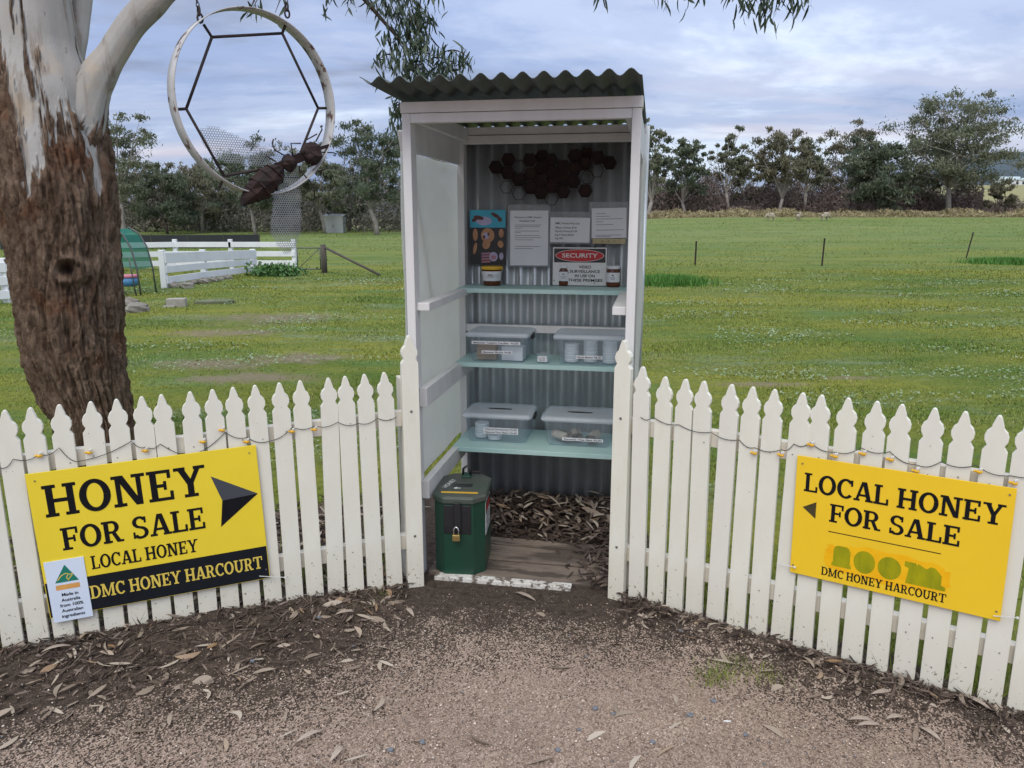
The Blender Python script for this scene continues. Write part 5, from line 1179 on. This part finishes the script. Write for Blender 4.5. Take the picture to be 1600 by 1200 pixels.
def scrub():
    rs = np.random.RandomState(77); V = []; n_tot = 0
    def strip(u0, u1, y0, y1, h0, h1, n, size, nm, mat, label):
        us = rs.uniform(u0, u1, n); ys = rs.uniform(y0, y1, n)
        xs = (us - 800) / 1200 * ys * .98; z0 = terrain_far(xs, ys)
        lump = np.array([noise.noise((x * .30, y * .16, 1.0)) + .4 * noise.noise((x * .9, y * .3, 5.0)) for x, y in zip(xs, ys)]); hh = (h0 + (h1 - h0) * np.clip(.45 + 1.3 * lump, 0, 1.2)) ; zz = z0 + hh * rs.uniform(0, 1, n) ** .8
        C = np.stack([xs, ys, zz], 1); a = rs.normal(0, .8, (n, 3)); a[:, 2] += .6; a /= np.linalg.norm(a, axis=1, keepdims=True); b = np.cross(a, rs.normal(size=(n, 3))); b /= np.linalg.norm(b, axis=1, keepdims=True)
        s = size * rs.uniform(.5, 1.5, (n, 1)); Vv = np.stack([C - a * s, C + b * s * .22, C + a * s, C - b * s * .22], 1).reshape(-1, 3)
        o = np_mesh(nm, Vv, np.arange(n * 4).reshape(-1, 4), mat); tag(o, label, 'scrub', kind='stuff')
    bare = M('bare_brown_scrub', (.12, .088, .085), .95, (.20, .155, .135), .35); grey = M('grey_green_scrub', (.11, .115, .09), .95, (.17, .15, .125), .5)
    strip(985, 1530, 108, 122, 1.2, 5.4, 52000, .26, 'scrub', bare, 'bare purple-brown scrub under the far gums beyond the sheep')
    strip(985, 1500, 122, 136, 2.0, 7.0, 22000, .36, 'scrub', grey, 'grey-green scrub filling behind the bare brown scrub')
    strip(-60, 700, 74, 95, 1.5, 6.5, 60000, .22, 'scrub', grey, 'grey scrub under the gums beyond the windbreak')
    strip(1500, 1720, 110, 124, .8, 2.4, 9000, .24, 'scrub', bare, 'low bare scrub in front of the far white house')
    dry = M('dry_tall_grass', (.34, .29, .17), .95, (.26, .21, .11), .5)
    strip(985, 1700, 98, 107, .2, .9, 16000, .25, 'dry_grass', dry, 'strip of pale dry grass in front of the far scrub')
scrub()
def house():
    y = 330; q = aty(1582, 294, y); root = empty('farmhouse', (q.x, y, gz(q.x, y))); tag(root, 'small white farmhouse with pale roof far beyond the tallest gum', 'house')
    hw = M('house_white', (.72, .73, .74), .6); rf = M('pale_steel_roof', (.42, .50, .50), .5)
    MB().box(-5.5, 0, -1, 5.5, 6, 2.2).build('wall', hw, root); MB().box(5.5, 1, -1, 9, 5, 1.6).build('wall', hw, root)
    b = MB(); b.add([(-6, -.4, 2.15), (6, -.4, 2.15), (6, 6.4, 2.15), (-6, 6.4, 2.15), (-4, 3, 3.6), (4, 3, 3.6)], [(0, 1, 5, 4), (1, 2, 5), (2, 3, 4, 5), (3, 0, 4)]); b.build('roof', rf, root)
    dk = M('window_dark', (.05, .06, .07), .2)
    for x in (-4.2, -1.6, 1.2, 3.8): MB().box(x, -.05, .3, x + 1.0, -.01, 1.5).build('window', dk, root)
    o = empty('tin_shed', (aty(521, 352, 74).x, 74, gz(-17, 74))); tag(o, 'tiny grey tin shed among the trees beyond the dark strainer post', 'shed')
    MB().box(-.9, 0, 0, .9, 1.4, 1.5).build('wall', STEELZ, o); MB().hexa([(-1, -.1, 1.5), (1, -.1, 1.5), (1, 1.5, 1.7), (-1, 1.5, 1.7), (-1, -.1, 1.56), (1, -.1, 1.56), (1, 1.5, 1.76), (-1, 1.5, 1.76)]).build('roof', STEELZ, o)
house()

# ------------------------------------------------------------------ grass, clover, gravel and leaf litter
GRASSM = None
def grass_mat():
    m, nt, out = new_mat('pasture_grass_blades'); k = NT(nt)
    c = pasture(k, k.coord('Object'), 1.25)
    c = k.mix(k.math('MULTIPLY', k.attr('rnd'), .5), c, (.20, .25, .05)); c = k.mix(k.math('MULTIPLY', k.ramp(k.attr('rnd'), [(.86, 0.0), (.90, 1.0)]), .8), c, (.36, .30, .16))
    k.l(k.pbsdf(c, .8, spec=.2), out.inputs[0]); return m
GRASSM = grass_mat()
def blades(name, X, Y, Zb, hgt, wid, rs, mat, label):
    n = len(X); a = rs.uniform(0, 2*np.pi, n); l = rs.uniform(.2, 1.0, n)
    dx, dy = np.cos(a), np.sin(a); h = hgt * rs.uniform(.5, 1.3, n); w_ = wid * rs.uniform(.7, 1.3, n); p = np.stack([X, Y, Zb], 1)
    side = np.stack([-dy, dx, 0 * dx], 1) * w_[:, None]; tip = p + np.stack([dx * l * h, dy * l * h, h], 1)
    V = np.stack([p - side, p + side, tip], 1).reshape(-1, 3)
    o = np_mesh(name, V, np.arange(n * 3).reshape(-1, 3), mat, None, False, {'rnd': np.repeat(rs.uniform(0, 1, n), 3)}); tag(o, label, 'grass', kind='stuff'); return o
def vegetation():
    rs = np.random.RandomState(31)
    N = 420000; y = 3.0 + 21.0 * rs.uniform(0, 1, N) ** 1.35; x = rs.uniform(-1, 1, N) * (.74 * y + .6)
    d = y - fence_y(x); back = np.where(x < LP.x, .25 + .95 * smooth(-2.6, -1.0, x), .10)
    inshed = (np.abs(x - .15) < .66) & (y < 4.35)
    lump = np.array([noise.noise((a * .9, b * .9, 2.0)) for a, b in zip(x, y)])
    keep = (d > back + .1 * lump) & ~inshed & (rs.uniform(0, 1, N) < .66 + .9 * lump) & (rs.uniform(0, 1, N) > bare_amount(x, y) * 1.1); x, y, lump = x[keep], y[keep], lump[keep]
    blades('grass', x, y, terrain_far(x, y), .012 + .016 * np.clip(lump + .2, 0, 1) + .0004 * y, .0018 + .00035 * y, rs, GRASSM, 'short patchy green pasture grass behind the fence')
    N = 90000; y = 20 + 70 * rs.uniform(0, 1, N) ** 1.5; x = rs.uniform(-1, 1, N) * .72 * y; lump = np.array([noise.noise((a * .25, b * .5, 2.0)) for a, b in zip(x, y)]); k_ = lump > -.15; x, y, lump = x[k_], y[k_], lump[k_]
    blades('grass', x, y, terrain_far(x, y), .02 + .05 * np.clip(lump, 0, 1) + .0004 * y, .004 + .0004 * y, rs, GRASSM, 'rougher grass in the far part of the paddock')
    # tall weeds at the foot of the fences
    n = 5200; xs = np.where(rs.uniform(0, 1, n) < .5, rs.uniform(-4, -.5, n), rs.uniform(.5, 3.6, n)); yy = fence_y(xs) + np.abs(rs.normal(.22, .16, n))
    blades('grass', xs, yy, 0 * xs, .11, .0022, rs, GRASSM, 'longer grass and weeds close behind the pickets')
    n = 1500; c = np.array([gnd(u, v)[:2] for u, v in ((1110, 1060), (1160, 1040), (1195, 1055), (1125, 1050), (1270, 1055), (560, 950), (590, 935), (500, 965))]); i = rs.randint(0, len(c), n); p = c[i] + rs.normal(0, .035, (n, 2))
    blades('grass', p[:, 0], p[:, 1], 0 * p[:, 0], .028, .0012, rs, GRASSM, 'sparse fine grass sprouting in the gravel')
    BR = M('lush_grass_tuft', (.06, .17, .02), .8, (.085, .21, .03), 3)
    for u, v, w_, nm in ((1040, 443, 1.0, 'bright lush grass clump beyond the right picket fence'), (1575, 412, 1.4, 'bright lush grass clump beside the leaning star picket')):
        p = gnd(u, v); n = 5200; xx = p.x + rs.normal(0, w_ * .42, n); yy = p.y + rs.normal(0, .4, n); o = blades('grass_clump', xx, yy, terrain_far(xx, yy), .20, .010, rs, BR, nm); del o['kind']; o['category'] = 'grass clump'
    # leafy weed by the gate
    p = gnd(432, 431); n = 1500; C = np.stack([p.x + rs.normal(0, .34, n), p.y + rs.normal(0, .22, n), np.abs(rs.normal(.10, .10, n))], 1); V, Fq = leaf_blades(C, rs.normal(size=(n, 3)) + np.array([0, 0, .6]), rs.uniform(.06, .13, n), rs.uniform(.03, .06, n), rs)
    o = np_mesh('leafy_weed', V, Fq, M('weed_leaf', (.045, .13, .025), .7, (.08, .17, .05), 3)); tag(o, 'leafy green weed clump at the end of the white fence', 'shrub')
    # pale clover leaves in drifts
    n = 60000; y = 4.2 + 16 * rs.uniform(0, 1, n) ** 1.2; x = rs.uniform(-1, 1, n) * (.72 * y); lump = np.array([noise.noise((a * .45, b * 1.1, 6.0)) for a, b in zip(x, y)]); k_ = (lump > .17) & (rs.uniform(0, 1, n) < .2 + 2.2 * (lump - .1)) & (y - fence_y(x) > .6) & ~((np.abs(x - .15) < .7) & (y < 4.5)) & ~((x < LP.x) & (y - fence_y(x) < 1.5)); x, y = x[k_], y[k_]
    C = np.stack([x, y, terrain_far(x, y) + rs.uniform(.02, .05, len(x))], 1); n = len(x); a = rs.normal(0, .35, (n, 3)); ang = rs.uniform(0, 6.28, n); e1 = np.stack([np.cos(ang), np.sin(ang), rs.normal(0, .3, n)], 1); e2 = np.stack([-np.sin(ang), np.cos(ang), rs.normal(0, .3, n)], 1); s = (.006 + .0007 * y)[:, None] * rs.uniform(.6, 1.3, (n, 1))
    o = np_mesh('clover', np.stack([C - e1 * s, C + e2 * s, C + e1 * s, C - e2 * s], 1).reshape(-1, 3), np.arange(n * 4).reshape(-1, 4), M('clover_leaf', (.15, .23, .10), .7, (.25, .31, .20), 4)); tag(o, 'pale grey-green clover spread through the pasture', 'clover', kind='stuff')
vegetation()
def near_z(x, y): return ridge(x, y)
def litter():
    rs = np.random.RandomState(8)
    # pebbles
    n = 60000; y = 1.15 + 2.3 * rs.uniform(0, 1, n) ** 1.1; x = rs.uniform(-1, 1, n) * (.72 * y + .35); d = y - fence_y(x)
    pk = gravel_amount(x, -d); k_ = (d < -.05) & (rs.uniform(0, 1, n) < .10 + .95 * pk); x, y = x[k_], y[k_]; n = len(x)
    r = .0016 + .0034 * rs.uniform(0, 1, n) ** 3 ; o8 = np.array([[1,0,0],[0,1,0],[-1,0,0],[0,-1,0],[0,0,1],[0,0,-1]], float)
    V = (o8[None] * rs.uniform(.6, 1.3, (n, 6, 1)) * r[:, None, None] * np.array([1, 1, .7])); c, s = np.cos(rs.uniform(0, 6.28, n)), np.sin(rs.uniform(0, 6.28, n)); Xr = V[..., 0] * c[:, None] - V[..., 1] * s[:, None]; Yr = V[..., 0] * s[:, None] + V[..., 1] * c[:, None]
    V = np.stack([Xr + x[:, None], Yr + y[:, None], V[..., 2] + (near_z(x, y) + r * .35 + .004)[:, None]], -1).reshape(-1, 3)
    tri = np.array([[0,1,4],[1,2,4],[2,3,4],[3,0,4],[1,0,5],[2,1,5],[3,2,5],[0,3,5]]); Fq = ((np.arange(n) * 6)[:, None, None] + tri[None]).reshape(-1, 3)
    m, nt, out = new_mat('gravel_stone'); k = NT(nt); col = k.ramp(k.attr('rnd'), [(0.0, (.13, .092, .068)), (.3, (.30, .216, .165)), (.7, (.43, .32, .25)), (.93, (.66, .555, .47)), (.96, (.10, .11, .125)), (1.0, (.16, .17, .19))]); k.l(k.pbsdf(col, .85), out.inputs[0])
    o = np_mesh('gravel', V, Fq, m, None, False, {'rnd': np.repeat(rs.uniform(0, 1, n), 6)}); tag(o, 'loose pinkish gravel over the forecourt', 'gravel', kind='stuff')
    # a few larger blue-grey stones
    rr = random.Random(5); BS = M('blue_grey_stone', (.12, .13, .15), .8, (.18, .19, .21), 20)
    for i, (u, v) in enumerate(((660, 1162), (905, 1142), (1115, 1098), (930, 1110), (1020, 1162), (1165, 1150), (916, 1028), (1062, 995), (958, 1118), (552, 1012), (498, 974), (1078, 1120), (610, 1175), (395, 1036), (872, 1175))):
        p = gnd(u, v); b = MB(); s_ = rr.uniform(.007, .012); b.ball((0, 0, s_ * .4), s_, s_ * .8, s_ * .6, 8, 6, .2, rr); o = b.build('stone', BS, None, False, 0, (p.x, p.y, float(near_z(np.array(p.x), np.array(p.y))) + .003)); tag(o, 'small blue-grey stone lying on the gravel', 'stone', 'blue-grey stones on the forecourt')
    # bark chips and leaves: narrow curled strips
    def strips(name, x, y, zb, ln, wd, mat, label, tilt=.25, curl=.25):
        n = len(x); a = rs.uniform(0, 2*np.pi, n); L_ = rs.uniform(.5, 1.3, n) * ln; Wd = rs.uniform(.6, 1.3, n) * wd; t = np.linspace(-.5, .5, 6)[None, :]; cv = rs.normal(0, curl, n)[:, None]; tl = rs.normal(0, tilt, n)[:, None]; up = np.abs(rs.normal(0, .12, n))[:, None]
        px_ = t * L_[:, None]; py_ = cv * L_[:, None] * (t * t - .08); prof = np.array([.15, .8, 1, .95, .7, .08])[None, :] * Wd[:, None] / 2
        c, s = np.cos(a)[:, None], np.sin(a)[:, None]; zc = zb[:, None] + np.abs(tl) * L_[:, None] * .5 + tl * px_ + up * L_[:, None] * (.25 - t * t) * 2 * .5 + .003; rl = rs.normal(0, .5, n)[:, None]
        Vs = []
        for sg in (-1, 1):
            qx, qy = px_, py_ + sg * prof; Vs.append(np.stack([x[:, None] + qx * c - qy * s, y[:, None] + qx * s + qy * c, zc + sg * prof * rl], -1))
        V = np.stack(Vs, 2).reshape(-1, 3); b = (np.arange(n) * 12)[:, None, None]; q = np.array([[2*i, 2*i+1, 2*i+3, 2*i+2] for i in range(5)])[None]; Fq = (b + q).reshape(-1, 4)
        o = np_mesh(name, V, Fq, mat, None, True, {'rnd': np.repeat(rs.uniform(0, 1, n), 12)}); tag(o, label, 'leaf litter', kind='stuff')
    def lm(name, stops):
        m, nt, out = new_mat(name); k = NT(nt); k.l(k.pbsdf(k.ramp(k.attr('rnd'), stops), .8, spec=.25), out.inputs[0]); return m
    dark = lm('bark_chip', [(0.0, (.035, .024, .019)), (.5, (.075, .052, .040)), (.85, (.13, .095, .075)), (1.0, (.20, .155, .125))]); pale = lm('dry_gum_leaf', [(0.0, (.16, .12, .09)), (.4, (.30, .24, .185)), (.8, (.42, .36, .29)), (1.0, (.24, .14, .07))])
    def along(n, side, sd_, off):
        x = rs.uniform(-3.2, -.45, n) if side < 0 else rs.uniform(.45, 3.0, n); return x, fence_y(x) + off - np.abs(rs.normal(0, sd_, n))
    xl, yl = along(5200, -1, .33, .16); xr, yr = along(4200, 1, .13, .06); x = np.r_[xl, xr]; y = np.r_[yl, yr]; strips('bark_litter', x, y, near_z(x, y) * rs.uniform(.7, 1.3, len(x)), .045, .007, dark, 'dark bark mulch heaped along the picket fences')
    xl, yl = along(300, -1, .42, .05); xr, yr = along(200, 1, .14, .0); xs = rs.uniform(-1.4, 1.6, 60); ys = rs.uniform(1.5, 2.9, 60); k_ = ys < fence_y(xs) - .1; x = np.r_[xl, xr, xs[k_]]; y = np.r_[yl, yr, ys[k_]]; strips('leaf_litter', x, y, near_z(x, y) + .003, .072, .014, pale, 'dry pale gum leaves scattered on soil and gravel', .06, .35)
    xl, yl = along(420, -1, .40, .08); xr, yr = along(260, 1, .16, .03); x = np.r_[xl, xr]; y = np.r_[yl, yr]; strips('twig_litter', x, y, near_z(x, y) + .004, .11, .0035, dark, 'thin fallen twigs among the bark mulch', .05, .3)
    # mulch at the back of the stall and behind the left fence
    n = 2600; lx = rs.uniform(.05, W - .05, n); ly = np.clip(.93 - np.abs(rs.normal(0, .22, n)), .46, .93); kx = rs.uniform(0, 1, n) < .14; lx = np.where(kx, W - .04 - np.abs(rs.normal(0, .09, n)), lx); ly = np.where(kx, rs.uniform(.0, .9, n), ly)
    wx = SP.x + EX.x * lx + EY.x * ly; wy = SP.y + EX.y * lx + EY.y * ly; strips('bark_litter', wx, wy, .012 + .05 * smooth(.45, .9, ly) * rs.uniform(.2, 1.1, n), .075, .013, dark, 'heap of bark and leaves on the stall floor')
    n = 130; lx = rs.uniform(.25, W - .05, n); ly = np.clip(.93 - np.abs(rs.normal(0, .22, n)), .46, .93); wx = SP.x + EX.x * lx + EY.x * ly; wy = SP.y + EX.y * lx + EY.y * ly; strips('leaf_litter', wx, wy, .03 + .05 * smooth(.45, .9, ly), .085, .016, pale, 'pale gum leaves on the heap inside the stall', .2)
    n = 4200; x = rs.uniform(-3.4, -.5, n); y = fence_y(x) + rs.uniform(.05, 1.3, n); strips('bark_litter', x, y, 0 * x, .07, .012, dark, 'bark litter under the gum tree behind the fence'); n = 500; x = rs.uniform(-3.0, -.5, n); y = fence_y(x) + rs.uniform(.05, 1.2, n); strips('leaf_litter', x, y, 0 * x + .004, .08, .014, pale, 'pale dry leaves under the gum tree behind the fence')
    # single large curled leaves and bark curls that stand out
    for i, (u, v, ln, ang, cv) in enumerate(((1377, 1096, .05, .2, .6), (1345, 1130, .05, -.1, .1), (1358, 1138, .05, .0, .15), (1398, 1128, .04, .1, .1), (1522, 1115, .06, -1.0, .3), (820, 935, .07, -.7, .2), (540, 967, .05, .3, .1), (484, 1155, .06, .7, .1), (527, 1182, .05, 1.3, .6), (1452, 1152, .05, -1.1, .2), (90, 1030, .06, .5, .1), (640, 960, .05, -1, .1))):
        p = gnd(u, v); b = MB(); N = 8
        for j in range(N + 1):
            t = j / N - .5; wv = .0095 * math.sin(math.pi * min(1, max(0, (j + .35) / (N + .7)))) ; zz = .006 + .012 * (1 - (2*t)**2); off = cv * ln * (t*t - .1)
            b.v += [(t * ln * 1.6, off - wv, zz + .004), (t * ln * 1.6, off, zz), (t * ln * 1.6, off + wv, zz + .004)]
        for j in range(N): b.f += [(3*j, 3*j+3, 3*j+4, 3*j+1), (3*j+1, 3*j+4, 3*j+5, 3*j+2)]
        o = b.build('dry_leaf', M('pale_dry_leaf', (.42, .35, .29), .7, (.30, .23, .18), 60) if i == 0 else bpy.data.materials['pale_dry_leaf'], None, True, 0, (p.x, p.y, float(near_z(np.array(p.x), np.array(p.y))))); o.rotation_euler.z = ang; s_ = o.modifiers.new('thick', 'SOLIDIFY'); s_.thickness = .0008; tag(o, 'large pale curled gum leaf lying on the forecourt', 'leaf', 'large fallen gum leaves')
    p = gnd(1136, 1129); o = MB().tube([(-.012, 0, .006), (.012, -.003, .006)], .0028, 8).build('paper_stick', TIE, None, True, 0, (p.x, p.y, 0)); tag(o, 'tiny white paper stick on the gravel', 'litter')
litter()
